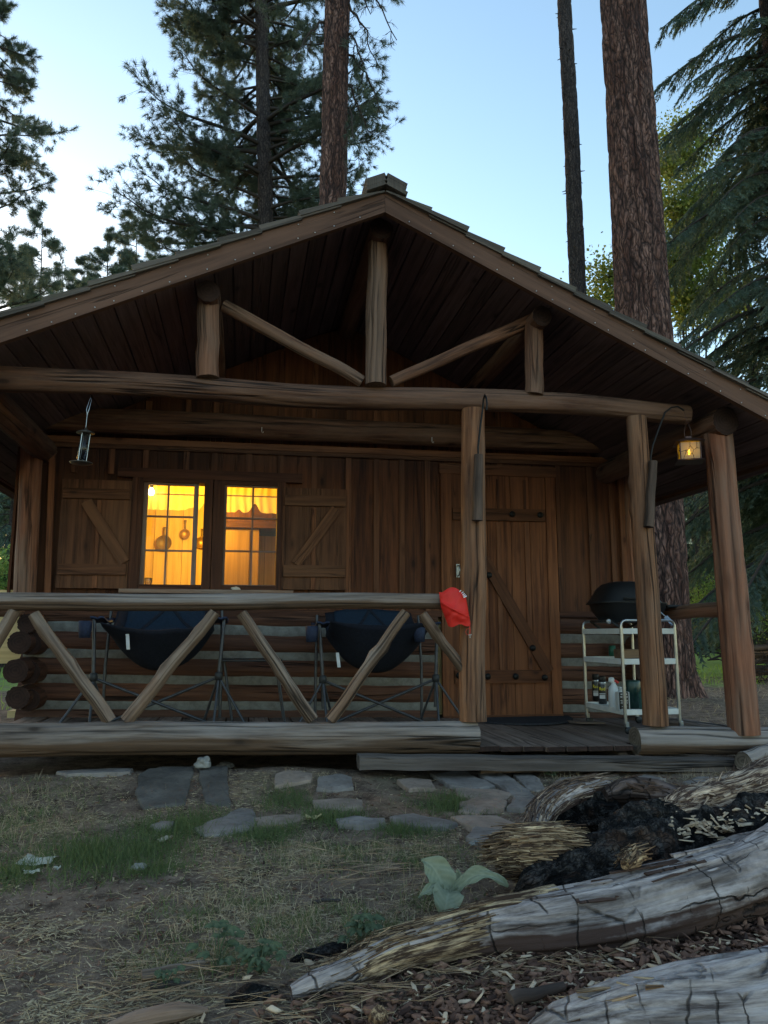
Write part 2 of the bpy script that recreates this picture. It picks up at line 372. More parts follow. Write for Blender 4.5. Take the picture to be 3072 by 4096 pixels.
# ================================================================== CABIN
WY=1.6; XR=.8; RS=3.50; RM=.47       # wall plane, ridge x, soffit height at ridge, roof slope
XL_,XR_=-2.08,3.79; YF,YB=-.30,5.7
cabin=thing('log_cabin','small log cabin with a deep gabled porch, board walls and two lit windows','cabin',(XR,2.5,.1))
def path(a,b,n,bend=0,seed=0,zb=0):
    a=Vector(a); b=Vector(b); out=[]
    for i in range(n):
        t=i/(n-1); p=a.lerp(b,t); 
        j=Vector((mn.noise(Vector((t*3+seed,0,0))),mn.noise(Vector((t*3+seed,5,0))),mn.noise(Vector((t*3+seed,9,0)))))*bend
        p=p+j; p.z+=zb*4*t*(1-t); out.append(p)
    return out
def log(name,a,b,r0,r1,mat,parent=cabin,bend=.012,seed=0,seg=56,end='end',zb=0,noise=.07,knots=0,label=None,res=.06,flat=1.0):
    L=(Vector(b)-Vector(a)).length; n=max(4,int(L/res))
    mb=MB(); P=path(a,b,n,bend,seed,zb)
    kn=[(random.uniform(0,2*pi),random.uniform(0,L),random.uniform(.025,.04)) for _ in range(knots)]
    GR=[(random.uniform(0,2*pi),random.uniform(-.3,L*.4),random.uniform(L*.55,L+.3),random.uniform(.06,.10),seed*1.3+q) for q in range(4)] if res<.1 else []
    def prof(ang,l,rad,i):
        a6=Vector((cos(ang),sin(ang),l*.5)); rad*=1-max(0,.07-abs(mn.noise(a6*1.7+Vector((seed*3.1,0,9)))))*1.3+.02*mn.noise(Vector((cos(ang)*6,sin(ang)*6,l*3+seed)))
        for ka,kl,ks in kn:
            da=(ang-ka+pi)%(2*pi)-pi; d2=(da*rad)**2+(l-kl)**2
            rad+=.014*math.exp(-d2/(ks*ks))
        return rad
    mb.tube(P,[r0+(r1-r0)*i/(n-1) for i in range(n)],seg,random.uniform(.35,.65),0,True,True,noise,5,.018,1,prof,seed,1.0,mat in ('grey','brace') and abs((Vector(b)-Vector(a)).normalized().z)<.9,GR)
    return mb.build(name,[M[mat],M[end]],parent,label=label)

# ---- front porch frame
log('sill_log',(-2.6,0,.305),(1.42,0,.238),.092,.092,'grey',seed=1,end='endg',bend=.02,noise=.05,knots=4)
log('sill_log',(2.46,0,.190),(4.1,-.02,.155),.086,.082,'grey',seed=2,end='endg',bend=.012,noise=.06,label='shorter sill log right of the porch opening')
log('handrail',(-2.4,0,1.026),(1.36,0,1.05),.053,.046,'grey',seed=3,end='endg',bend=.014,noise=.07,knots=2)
def post(px,ytop,ybot,r0,r1,Y=0,mat='post',name='post',seed=0,knots=5,px2=None,zt=None,zb_=None,**k):
    b=aY(px2 or px,ybot,Y); t=aY(px,ytop,Y)
    if zt: t.z=zt
    if zb_: b.z=zb_
    return log(name,b,t,r0,r1,mat,seed=seed,knots=knots,**k)
post(1893,1640,2885,.083,.074,0,'post','post',4,8,1892,end='end')
post(2543,1670,2900,.080,.066,0,'post','post',5,6,2622)
post(2872,1735,2935,.098,.094,-.02,'postred','post',6,4,2975)
log('post',(-1.54,0,.34),(-1.54,0,2.24),.095,.09,'postred',seed=7,knots=3)
log('tie_beam',(-2.15,.02,2.30),(2.98,.02,2.345),.076,.070,'beam',seed=8,bend=.03,zb=.03,noise=.10)
log('king_post',aY(1503,1543,-.02),aY(1510,975,-.02),.067,.064,'truss',seed=9,knots=3)
log('queen_post',aY(830,1512,-.02),aY(833,1215,-.02),.069,.067,'truss',seed=10,knots=2)
log('queen_post',aY(2136,1580,-.02),aY(2136,1300,-.02),.063,.060,'truss',seed=11,knots=2)
log('truss_brace',aY(895,1222,.03),aY(1448,1527,.0),.040,.040,'truss',seed=12,bend=.010,noise=.06)
log('truss_brace',aY(1565,1527,.0),aY(2160,1268,.03),.036,.046,'truss',seed=13,bend=.010,noise=.06)
# purlins, running back from the gable
for i,(x,z,r) in enumerate(((.815,3.425,.072),(-.253,2.905,.068),(1.885,2.915,.068),(3.17,2.27,.098),(-1.56,2.27,.098))):
    log('purlin',(x,-.13,z),(x,5.55,z+.01),r,r*.95,'beam',seed=20+i,end='endd',res=.12,noise=.06)
# railing braces (left post pair, two V's, short one to the entrance post)
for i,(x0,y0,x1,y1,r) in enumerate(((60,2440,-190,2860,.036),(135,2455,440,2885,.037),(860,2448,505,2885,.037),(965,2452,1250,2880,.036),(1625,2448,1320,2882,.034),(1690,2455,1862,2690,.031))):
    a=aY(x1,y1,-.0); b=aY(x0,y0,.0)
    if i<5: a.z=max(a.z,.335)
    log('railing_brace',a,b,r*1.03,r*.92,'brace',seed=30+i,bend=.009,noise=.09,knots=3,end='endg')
# side rails back to the wall corners
log('side_rail',(3.24,.06,1.02),(3.30,1.55,1.02),.055,.05,'postred',seed=40)
log('side_rail',(-1.6,.06,1.02),(-1.6,1.35,1.02),.055,.05,'postred',seed=41)
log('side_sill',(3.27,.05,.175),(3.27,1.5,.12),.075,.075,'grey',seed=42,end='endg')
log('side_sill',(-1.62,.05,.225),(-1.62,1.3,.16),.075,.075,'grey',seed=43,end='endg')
# ---- deck
mb=MB(); x=-1.56
while x<3.26:
    w=random.uniform(.125,.185); x1=min(x+w,3.27); xm=(x+x1)/2; z=fz(xm)+random.uniform(-.003,.003); yf=-.055+random.uniform(-.012,.01) if 1.43<xm<2.47 else .06
    mb.box((xm,(yf+WY-.02)/2,z-.016),(x1-x-.012,WY-.02-yf,.032),1,None,random.random(),[0,0,1,0,1,0],1,.0015); x=x1
mb.build('deck',[M['deck'],M['endd']],cabin,bevel=.004)
mb=MB(); mb.plank((1.43,-.045,.092),(2.47,-.045,.083),.035,.05,(0,0,1),.7); mb.plank((1.43,-.02,.055),(2.6,-.02,.05),.06,.05,(0,0,1),.3)
for xx in (1.6,2.0,2.4): mb.box((xx,.8,.07),(.06,1.5,.08),1,None,.2)
mb.build('deck_rim',M['deck'],cabin)
# ---- log lower wall
LW=[.075,.285,.475,.665,.865]   # centre heights at x=.8, tilt with the floor
mb=MB()
def lowlog(x0,x1,zc,r,seed,xc):
    log('wall_log',(x0,WY+.07,zc+.02*(.8-x0)),(x1,WY+.07,zc+.02*(.8-x1)),r,r,'wlog',seed=seed,end='endd',bend=.006,noise=.03,res=.15)
for j,zc in enumerate((.19,.385,.575,.765,.955+.02)):
    r=.094 if j<4 else .088
    lowlog(-1.62,1.60,zc,r,50+j,0); lowlog(2.655,3.36,zc-.012,r,60+j,0)
def quad_slab(mb,x0,x1,y,z0,z1,t=.05,tone=.5,til=0.02):
    P=[(x0,y,z0+til*(.8-x0)),(x1,y,z0+til*(.8-x1)),(x1,y,z1+til*(.8-x1)),(x0,y,z1+til*(.8-x0))]
    mb.prism(P,(0,0,0),(0,t,0),tone)
mb=MB()
for x0,x1 in ((-1.60,1.60),(2.655,3.34)):
    for k in range(4):
        zc=(.2875,.48,.67,.862)[k]-(0 if x0<0 else .012)
        # irregular mortar strip: a lumpy slab between two logs
        n=int((x1-x0)/.05); V=[];F=[]
        for i in range(n+1):
            xx=x0+(x1-x0)*i/n; nz=mn.noise(Vector((xx*4,k*9,0)))*.007; nz2=mn.noise(Vector((xx*5,k*7+3,4)))*.007; yy=WY-.004+mn.noise(Vector((xx*7,k,8)))*.006
            zb=zc+.02*(.8-xx)
            for z_,y_ in ((-.044+nz,.012),(-.026+nz,0),(0,.006),(.026+nz2,0),(.044+nz2,.012)): V.append((xx,yy+y_+.002,zb+z_))
        F=[(i*5+j,(i+1)*5+j,(i+1)*5+j+1,i*5+j+1) for i in range(n) for j in range(4)]
        mb.add(V,F,None,.5,0,True)
mb.build('chinking',M['chink'],cabin)
# crossing log ends of the side wall, poking out toward the porch
for i,(px,py,r) in enumerate(((62,2685,.084),(72,2570,.080),(60,2793,.08),(95,2493,.072))):
    p=aY(px,py,1.22); log('wall_log',(p.x,1.22+.03*i,p.z),(p.x-.0,5.4,p.z-.0),r,r,'wlog',seed=70+i,end='endd',res=.2)
for i,(px,py,r) in enumerate(((112,2690,.086),(118,2572,.084),(112,2800,.08))):
    p=aY(px,py,1.38); log('wall_log',(p.x,1.38,p.z),(p.x,1.9,p.z),r,r,'wlog',seed=76+i,end='endd',res=.2)
for i,z in enumerate((.15,.35,.55,.75,.94)):
    log('wall_log',(3.36,1.45,z),(3.36,5.4,z),.093,.093,'wlog',seed=80+i,end='endd',res=.2)
    log('wall_log',(-1.75,5.35,z),(3.5,5.35,z),.093,.093,'wlog',seed=86+i,end='endd',res=.2)
# ---- upper board and batten wall: boards split round the openings
WIN=[(aY(562,1925,WY).x,aY(835,1940,WY).x),(aY(885,1935,WY).x,aY(1125,1940,WY).x)]
wz0=aY(700,2352,WY).z; wz1=aY(700,1925,WY).z+.01
DX0=aY(1812,2800,WY).x; DX1=aY(2198,2600,WY).x; DZ1=aY(2070,1908,WY).z
def gz_top(x): return RS-RM*abs(x-XR)-.01
mb=MB(); xs=-1.60; by0=WY+.012
bx=[]
while xs<3.34:
    w=random.choice((.22,.25,.28,.32)); bx.append((xs,min(xs+w,3.35))); xs+=w
def boards(mb,x0,x1,z0,z1f,y,t=.022):
    for a,b in bx:
        a2,b2=max(a,x0),min(b,x1)
        if b2-a2<.01: continue
        tn=random.random(); za,zb=z1f(a2),z1f(b2)
        off=Vector((random.uniform(0,50),random.uniform(0,50),random.uniform(0,50)))
        P=[(a2+.001,y,z0),(b2-.001,y,z0),(b2-.001,y,zb),(a2+.001,y,za)]
        V=[Vector(p) for p in P]+[Vector(p)+Vector((0,t,0)) for p in P]
        mb.add(V,[(3,2,1,0)[::-1],(4,7,6,5)[::-1][::-1],(0,4,5,1),(1,5,6,2),(2,6,7,3),(3,7,4,0)],[v+off for v in V],tn)
zb_=1.02
(w0,w1),(w2,w3)=WIN
cst=lambda v:(lambda x:v)
boards(mb,-1.6,w0,zb_,gz_top,by0); boards(mb,w0,w1,wz1,gz_top,by0); boards(mb,w1,w2,zb_,gz_top,by0); boards(mb,w2,w3,wz1,gz_top,by0); boards(mb,w3,DX0,zb_,gz_top,by0)
boards(mb,DX0,DX1,DZ1,gz_top,by0); boards(mb,DX1,3.35,zb_,gz_top,by0)
boards(mb,w0,w1,zb_,cst(wz0),by0); boards(mb,w2,w3,zb_,cst(wz0),by0)
mb.build('board_wall',M['board'],cabin)
mb=MB(); 
for a,b in bx[1:]:
    if DX0-.05<a<DX1+.05 : z0=DZ1+.06
    elif w0-.04<a<w3+.04: z0=wz1+.08
    else: z0=zb_+.005
    if -1.42<a<w0: z0=wz1+.03
    a+=random.uniform(-.01,.01); cuts=[z0]
    zt=gz_top(a)-.03
    if random.random()<.6 and z0<1.1: cuts.append(random.uniform(1.3,1.8))
    cuts.append(2.36); 
    for u,v in zip(cuts,cuts[1:]): mb.box((a,by0-.010,(u+v)/2),(.045,.018,v-u-.003),2,None,random.random())
    if zt>2.42: mb.box((a,by0-.010,(2.62+zt)/2),(.045,.018,zt-2.62),2,None,random.random())
mb.split('batten',M['batten'],cabin)
# batten shown between shutter & post etc: corner trims
mb=MB(); mb.plank(aY(190,2385,WY-.02),aY(212,1790,WY-.02),.045,.03,(0,-1,0),.9); mb.plank((3.30,WY-.01,1.0),(3.30,WY-.01,2.36),.06,.03,(0,-1,0),.8)
mb.split('corner_trim',M['batten'],cabin)
mb=MB(); mb.plank((-1.6,WY-.005,zb_-.0),(DX0-.06,WY-.005,zb_-.0),.05,.03,(0,-1,0),.6); mb.plank((DX1+.08,WY-.005,zb_),(3.34,WY-.005,zb_),.05,.03,(0,-1,0),.6)
mb.split('water_table',M['trim'],cabin)
log('corner_post',aY(96,2420,WY-.06),aY(132,1700,WY-.06),.078,.078,'postred',seed=90,knots=2)
log('corner_post',(3.38,WY+.02,1.0),(3.38,WY+.02,2.3),.08,.08,'postred',seed=91)
log('wall_plate',(-1.7,WY-.10,2.505),(3.45,WY-.10,2.53),.100,.095,'beam',seed=92,noise=.05)
mb=MB(); mb.plank((-1.58,WY-.012,2.365),(3.3,WY-.012,2.385),.05,.03,(0,-1,0),.9); mb.plank((-1.58,WY-.006,2.33),(3.3,WY-.006,2.35),.05,.02,(0,-1,0),.2); mb.split('plate_trim',M['batten'],cabin)
# other walls of the cabin (side and back), plain boards
mb=MB()
for sx in (-1.72,3.44):
    y=WY+.05
    while y<5.45:
        w=random.uniform(.18,.26); mb.box((sx,y+w/2,(1.02+2.33)/2),(.03,w-.003,1.31),2,None,random.random()); mb.box((sx+(.025 if sx>0 else -.025),y,(1.02+2.33)/2),(.02,.045,1.31),2,None,random.random()); y+=w
for a,b in bx:
    mb.prism([(a,5.45,1.0),(b-.002,5.45,1.0),(b-.002,5.45,gz_top(b)),(a,5.45,gz_top(a))],(0,0,0),(0,.03,0))
mb.build('outer_wall',M['board'],cabin)
mb=MB(); mb.box((XR+.02,3.5,.02),(5.2,3.9,.2),0,None,.3); mb.build('foundation',M['chink'],cabin)

# ---- door
door=MB(); x=DX0
dw=(DX1-DX0); nb=5
dz0=fz(2.2)+.02
cuts=[DX0,DX0+.13*dw/.8,DX0+.30*dw/.8,DX0+.50*dw/.8,DX0+.66*dw/.8,DX1]
for a,b in zip(cuts,cuts[1:]): door.box(((a+b)/2,WY-.002,(dz0+DZ1)/2),(b-a-.004,.03,DZ1-dz0),2,None,random.random(),0)
door=door.build('door',M['door'],cabin)
zl1=aY(2060,2062,WY-.03).z; zl2=aY(2060,2706,WY-.03).z
mb=MB(); mb.plank((DX0+.01,WY-.030,zl1),(DX1-.015,WY-.030,zl1+.005),.105,.028,(0,-1,0),-.1); mb.plank((DX0+.01,WY-.030,zl2),(DX1-.015,WY-.030,zl2),.105,.028,(0,-1,0),.15)
mb.split('door_ledge',M['door'],door)
mb=MB(); mb.plank(aY(1935,2235,WY-.032),aY(2195,2688,WY-.032),.095,.026,(0,-1,0),.0); mb.build('door_brace',M['door'],door)
mb=MB()
for px in (1998,2112):
    x_=aY(px,2350,WY-.02).x
    mb.box((x_,WY-.024,(zl1-.06+zl2+.055)/2),(.038,.014,zl1-zl2-.115),2,None,.8)
mb.split('door_batten',M['batten'],door)
iron=plain('black iron',(.015,.014,.014),.55,.4,.6,0); M['iron']=iron
mb=MB()
for px,py in ((1835,2702),(1950,2706),(2062,2706),(2178,2710),(2048,2057),(2160,2060),(1955,2300),(2130,2592)):
    p=aY(px,py,WY-.046); mb.lathe([(0,-.008),(.018,-.006),(.026,.0),(.026,.006),(.026,.012)],p,12,.5,0,Matrix.Rotation(radians(90),3,'X'))
mb.split('bolt',iron,door)
mb=MB(); p=aY(1834,2282,WY-.05); mb.box(p+Vector((0,.02,0)),(.028,.006,.11)); mb.tube([p+Vector((0,.015,.045)),p+Vector((0,-.03,.035)),p+Vector((0,-.03,-.035)),p+Vector((0,.015,-.045))],.007,8)
mb.build('door_handle',plain('dull steel',(.3,.3,.3),.4,.5,.9,0),door)
mb=MB(); mb.plank((DX0-.045,WY-.008,dz0-.02),(DX0-.045,WY-.008,DZ1+.0),.09,.04,(0,-1,0),.7); mb.plank((DX1+.045,WY-.008,dz0-.02),(DX1+.045,WY-.008,DZ1+.0),.09,.04,(0,-1,0),.9)
mb.plank((DX0-.10,WY-.010,DZ1+.045),(DX1+.10,WY-.010,DZ1+.045),.09,.045,(0,-1,0),.5); mb.plank((DX0-.09,WY-.012,dz0-.012),(DX1+.09,WY-.012,dz0-.012),.03,.05,(0,-1,0),.3)
mb.split('door_frame',M['door'],cabin)
# upper door panel recess
mb=MB(); a=aY(1990,1925,WY-.02); b=aY(2100,2035,WY-.02); mb.plank((a.x,WY-.018,zl1+.06),(a.x,WY-.018,DZ1-.03),.02,.014,(0,-1,0),.4); mb.plank((b.x,WY-.018,zl1+.06),(b.x,WY-.018,DZ1-.03),.02,.014,(0,-1,0),.4); mb.split('door_panel_trim',M['trim'],door)

# ---- windows
def frame_rect(mb,x0,x1,z0,z1,w,t,y,tone=None,tb=None):
    tb=tb or w
    mb.box((x0+w/2,y,(z0+z1)/2),(w,t,z1-z0),2,None,tone); mb.box((x1-w/2,y,(z0+z1)/2),(w,t,z1-z0),2,None,tone)
    mb.box(((x0+x1)/2,y,z1-tb/2),(x1-x0-2*w-.001,t-.002,tb),0,None,tone); mb.box(((x0+x1)/2,y,z0+tb/2),(x1-x0-2*w-.001,t-.002,tb),0,None,tone)
def sash(win,px0,px1,py0,py1,Y,mx,rows,parent):
    a=aY(px0,(py0+py1)/2,Y).x; b=aY(px1,(py0+py1)/2,Y).x; zt=aY((px0+px1)/2,py0,Y).z; zb=aY((px0+px1)/2,py1,Y).z
    mb=MB(); W_=.036
    frame_rect(mb,a-W_,b+W_,zb-W_,zt+W_,W_,.035,Y)
    s_=mb.build('sash',M['sash'],parent)
    mb=MB()
    if mx: xm=aY(mx,(py0+py1)/2,Y).x; mb.box((xm,Y,(zb+zt)/2),(.014,.024,zt-zb),2)
    for ry in rows:
        z_=aY((px0+px1)/2,ry,Y).z; mb.box(((a+b)/2,Y,z_),(b-a,.022,.014),0)
    mb.build('muntin',M['sash'],s_)
    mb=MB(); mb.box(((a+b)/2,Y+.004,(zb+zt)/2),(b-a+.01,.004,zt-zb+.01)); mb.build('pane',M['glass'],s_)
    return a,b,zb,zt
M['glass']=glass('dusty window glass',(.96,.96,.94),.03,.03,.10)
for wi,(x0,x1) in enumerate(WIN):
    w_=MB(); frame_rect(w_,x0-.005,x1+.005,wz0-.01,wz1+.01,.035,.13,WY+.035,.3)
    win=w_.build('window',M['trim'],cabin)
    if wi==0:
        sash(win,585,770,1942,2343,WY+.012,667,(2067,2203),win)
        # second sash slid behind the first
        Y=WY+.055; a=aY(588,2140,Y).x; b=aY(822,2140,Y).x; zt=aY(700,1940,Y).z; zb=aY(700,2345,Y).z
        mb=MB(); mb.box((aY(826,2140,Y).x,Y,(zb+zt)/2),(.012,.03,zt-zb)); mb.build('sash',M['sash'],win)
    else:
        sash(win,903,1110,1950,2340,WY+.012,1008,(2075,2206),win)
mb=MB(); tw=.055
for (x0,x1) in WIN:
    mb.box((x0-tw/2,WY-.008,(wz0+wz1)/2),(tw,.04,wz1-wz0+.02),2,None,.5); mb.box((x1+tw/2-.01,WY-.008,(wz0+wz1)/2),(tw*.7,.04,wz1-wz0+.02),2,None,.5)
mb.box(((w0+w3)/2,WY-.012,wz1+.045),(w3-w0+.34,.045,.075),0,None,.35)
mb.split('window_frame',M['trim'],cabin)
mb=MB(); mb.box(((w0+w3)/2,WY-.02,wz0-.028),(w3-w0+.22,.11,.03),0,None,.9); mb.build('window_sill',M['sash'],cabin)
# ---- shutters
def shutter(px0,px1,pyt,pyb,dg,lt,lb,bat,label):
    Y=WY-.030; a=aY(px0,(pyt+pyb)/2,Y).x; b=aY(px1,(pyt+pyb)/2,Y).x; zt=aY(px0,pyt,Y).z; zb=aY(px0,pyb,Y).z
    mb=MB(); n=2; c=[a,a+(b-a)*.52,b]
    for u,v in zip(c,c[1:]): mb.box(((u+v)/2,Y,(zt+zb)/2),(v-u-.003,.022,zt-zb),2,None,random.uniform(.3,.7))
    sh=mb.build('shutter',M['shutter'],cabin,label=label)
    mb=MB(); Y2=Y-.024
    for (ya,yb) in (lt,lb):
        z_=aY((px0+px1)/2,(ya+yb)/2,Y2).z; h=aY(px0,ya,Y2).z-aY(px0,yb,Y2).z
        mb.plank((a+.015,Y2,z_),(b-.012,Y2,z_+.003),h,.024,(0,-1,0),random.uniform(.4,.8))
    mb.split('shutter_ledge',M['shutter'],sh)
    mb=MB(); p=aY(dg[0],dg[1],Y2); q=aY(dg[2],dg[3],Y2); mb.plank(p,q,.085,.021,(0,-1,0),.75); mb.build('shutter_brace',M['shutter'],sh)
    mb=MB(); xb=aY(bat,2150,Y2).x
    zt1=aY(px0,lt[1],Y2).z; zb1=aY(px0,lb[0],Y2).z; mb.box((xb,Y-.018,(zt1+zb1)/2),(.034,.014,zt1-zb1),2,None,.8); z3=aY(px0,lb[1],Y2).z; mb.box((xb,Y-.018,(z3+zb)/2),(.034,.014,z3-zb-.004),2,None,.9)
    mb.split('shutter_batten',M['batten'],sh)
shutter(236,520,1915,2352,(345,2005,498,2250),(1955,1996),(2257,2300),(388),'open board shutter left of the windows with its brace falling to the right')
shutter(1128,1385,1950,2358,(1345,2035,1185,2258),(1982,2025),(2262,2308),(1255),'open board shutter right of the windows with its brace falling to the left')
# ---- roof
roof=MB()
def slab(mb,x0,x1,y0,y1,off0,off1,tone,grain='y'):
    """sheet piece lying on the roof slope between x0..x1 (same side), y0..y1, thickness from off0 to off1 above the soffit line"""
    def z(x): return RS-RM*abs(x-XR)
    V=[(x0,y0,z(x0)+off0),(x1,y0,z(x1)+off0),(x1,y1,z(x1)+off0),(x0,y1,z(x0)+off0),(x0,y0,z(x0)+off1),(x1,y0,z(x1)+off1),(x1,y1,z(x1)+off1),(x0,y1,z(x0)+off1)]
    off=Vector((random.uniform(0,50),)*3); G=[Vector((v[0],v[2],v[1]))+off for v in V]
    mb.add(V,[(0,3,2,1),(4,5,6,7),(0,1,5,4),(1,2,6,5),(2,3,7,6),(3,0,4,7)],G,tone)
mb=MB()
for side in (-1,1):
    x=XR; lim=(XL_ if side<0 else XR_)
    while abs(x-XR)<abs(lim-XR)-.02:
        w=random.uniform(.105,.12); x2=x+side*w
        a,b=(x2,x) if side<0 else (x,x2)
        slab(mb,a+.004,b-.004,YF+.03,YB,0,.022,random.random()); x=x2
slab(mb,XL_,XR,YF+.03,YB,.024,.045,.3); slab(mb,XR,XR_,YF+.03,YB,.024,.045,.3)
sof=mb.build('soffit',M['soffit'],cabin)
# shakes
mb=MB(); ca=1/sqrt(1+RM*RM); sa=RM*ca
for side in (-1,1):
    lim=abs((XL_ if side<0 else XR_)-XR)/ca+.03
    s0=.04; row=0
    Sl=Vector((side*ca,0,-sa)); Nn=Vector((side*sa,0,ca)); base=Vector((XR,0,RS+.047))
    while s0<lim:
        butt=s0+.26; y=YF-.045+random.uniform(-.01,.01)
        if butt>lim+.1: butt=lim+.03
        top=max(0.0,butt-.52)
        while y<YB+.05:
            w=random.uniform(.10,.19); jb=random.uniform(-.015,.015) if y>YF else 0; th=random.uniform(.026,.040)
            A=base+Sl*top; B=base+Sl*(butt+jb)
            lift=.004
            P=[A+Nn*lift,B+Nn*(lift+.022),B+Nn*(lift+.022+th),A+Nn*(lift+.008)]
            V=[p+Vector((0,y+.003,0)) for p in P]+[p+Vector((0,y+w-.003,0)) for p in P]
            off=Vector((random.uniform(0,50),random.uniform(0,50),0)); L=(B-A).length
            G=[Vector((k,h,l))+off for k in (0,w) for h,l in ((0,0),(0,L),(th,L),(th,0))]
            mb.add(V,[(0,1,2,3),(7,6,5,4),(0,4,5,1),(1,5,6,2),(2,6,7,3),(3,7,4,0)],G,random.random()); y+=w
        s0+=.26; row+=1
mb.build('shingle_roof',M['shake'],cabin)
# ridge cap: stacked shakes along the ridge, blocky end as in the photo
mb=MB(); y=YF-.06
while y<YB:
    L=random.uniform(.22,.26); h=.03+random.uniform(-.004,.008)
    for side in (-1,1):
        for k in range(3):
            Sl=Vector((side*ca,0,-sa)); Nn=Vector((side*sa,0,ca)); o_=Vector((XR,y,RS+.092+k*.025+random.uniform(-.003,.003)))
            A=o_; B=o_+Sl*(.135+random.uniform(-.008,.008))
            P=[A,B,B+Nn*.024,A+Nn*.024]; V=P+[p+Vector((0,L,-.012)) for p in P]
            mb.add(V,[(0,1,2,3),(7,6,5,4),(0,4,5,1),(1,5,6,2),(2,6,7,3),(3,7,4,0)],None,random.random()*.5)
    y+=L
mb.build('ridge_cap',M['shake'],cabin)
# bargeboards
for side in (-1,1):
    lim=XL_ if side<0 else XR_
    for yy,nm in ((YF,'bargeboard'),(YB+.03,'bargeboard')):
        z=lambda x: RS-RM*abs(x-XR)
        P=[(XR+side*.001,yy,z(XR)-.075),(lim,yy,z(lim)-.070),(lim,yy,z(lim)+.062),(XR+side*.001,yy,z(XR)+.062)]
        if side<0: P=P[::-1]
        Lx=Vector((lim-XR,0,z(lim)-z(XR))).normalized(); Nx=Vector((-Lx.z,0,Lx.x)); off=Vector((3*side,7,yy))
        V=[Vector(p)+Vector((0,-.02,0)) for p in P]+[Vector(p)+Vector((0,.02,0)) for p in P]
        G=[Vector(((v-V[0]).dot(Nx),v.y,(v-V[0]).dot(Lx)))+off for v in V]
        mb=MB(); mb.add(V,[(0,1,2,3),(7,6,5,4),(0,4,5,1),(1,5,6,2),(2,6,7,3),(3,7,4,0)],G,.6)
        bb=mb.build(nm,M['barge'],cabin)
        if yy==YF:
            mb=MB()
            for i in range(22):
                t=.06+i*.043+random.uniform(-.01,.01); x_=XR+(lim-XR)*t
                for dz in ((-.055),(.035)) if i%2 else ((-.055),):
                    mb.lathe([(0,.0),(.0035,.001),(.004,.003)],(x_,yy-.0225,z(x_)+dz),6,.5,0,Matrix.Rotation(radians(90),3,'X'))
            mb.split('nail_head',plain('galvanised nail',(.6,.6,.6),.35,.5,.7,0),bb)
# eave fascia
for lim,s_ in ((XL_,-1),(XR_,1)):
    mb=MB(); mb.plank((lim,YF+.04,RS-RM*abs(lim-XR)+.01),(lim,YB,RS-RM*abs(lim-XR)+.01),.025,.07,(0,0,1),.3); mb.build('eave_board',M['barge'],cabin)
# little screw hooks under the plate log
for px,py in ((1047,1725),(1728,1765)):
    p=aY(px,py,1.36); mb=MB(); mb.tube([p+Vector((0,0,.035)),p,p+Vector((.004,0,-.012)),p+Vector((.012,0,-.012)),p+Vector((.014,0,-.002))],.0022,6); mb.build('screw_hook',plain('zinc hook',(.6,.6,.6),.35,.5,.8,0),cabin)

# ---- interior (seen through the windows)
IY=3.45
mb=MB(); x=-1.6
while x<3.3: 
    w=.14; mb.box((x+w/2,IY+.01,1.35),(w-.004,.02,2.3),2,None,random.random()); x+=w
for sx in (-1.60,3.28):
    mb.box((sx,(WY+IY)/2+.06,1.35),(.02,IY-WY-.06,2.3),2,None,.5)
mb.box((XR,(WY+IY)/2+.05,2.425),(5.16,IY-WY-.06,.04),0,None,.4); mb.box((XR,(WY+IY)/2+.05,.26),(5.0,IY-WY-.06,.05),0,None,.2)
mb.build('interior_wall',M['pine'],cabin)
mb=MB(); mb.box(((w0+w3)/2,WY+.06,wz0-.3),(3.2,.03,.55),0,None,.5); mb.build('window_apron',M['pine'],cabin)
mb=MB(); LY=WY+.085
for a,b,c,d in ((-1.62,w0-.005,.2,2.45),(w1+.005,w2-.005,.2,2.45),(w3+.005,3.3,.2,2.45),(w0-.005,w1+.005,wz1+.012,2.45),(w2-.005,w3+.005,wz1+.012,2.45),(w0-.005,w1+.005,.2,wz0-.012),(w2-.005,w3+.005,.2,wz0-.012)):
    mb.box(((a+b)/2,LY,(c+d)/2),(b-a,.02,d-c),2,None,.5)
mb.build('wall_lining',M['pine'],cabin)
# curtains
M['curtain']=leafmat('muslin curtain',(.80,.66,.40),(.86,.74,.48),.9,.6,.1)
def valance(px0,px1,py0,py1,label,seed,scallop):
    Y=WY+.175; a=aY(px0,py0,Y); b=aY(px1,py0,Y); zb=aY(px0,py1,Y).z; h=a.z-zb
    def fn(u,v):
        x=a.x+(b.x-a.x)*u; ph=u*(b.x-a.x)*95
        f=.010*sin(ph+seed+2.5*mn.noise(Vector((u*4+seed,v,0))))*(.4+.8*abs(v-.42)); 
        hh=h*(1-scallop(u))
        return (x+.004*sin(ph*.5),Y+f+.006*mn.noise(Vector((u*9,v*2,seed))), a.z+.01-hh*v)
    mb=MB(); mb.grid(fn,90,10); o=mb.build('curtain',M['curtain'],None); tag(o,label,'curtain',None)
    mb=MB(); mb.grid(lambda u,v:(a.x+(b.x-a.x)*u,Y-.014+.003*sin(u*60),a.z+.01-h*(.40+.045*v)),40,3); mb.build('casing',plain('curtain casing band',(.45,.30,.14),.9,.1,0,0),o)
    return o
valance(575,835,1935,2042,'ruffled cream valance curtain behind the wider left window',1,lambda u:.25*max(0,u-.62)/.3 if u<.85 else .0+.45*(u-.85)/.15)
valance(895,1120,1940,2053,'ruffled cream valance curtain behind the right window, hitched up in the middle',4,lambda u:.32*math.exp(-((u-.56)/.07)**2)+.1*math.exp(-((u-.28)/.04)**2))
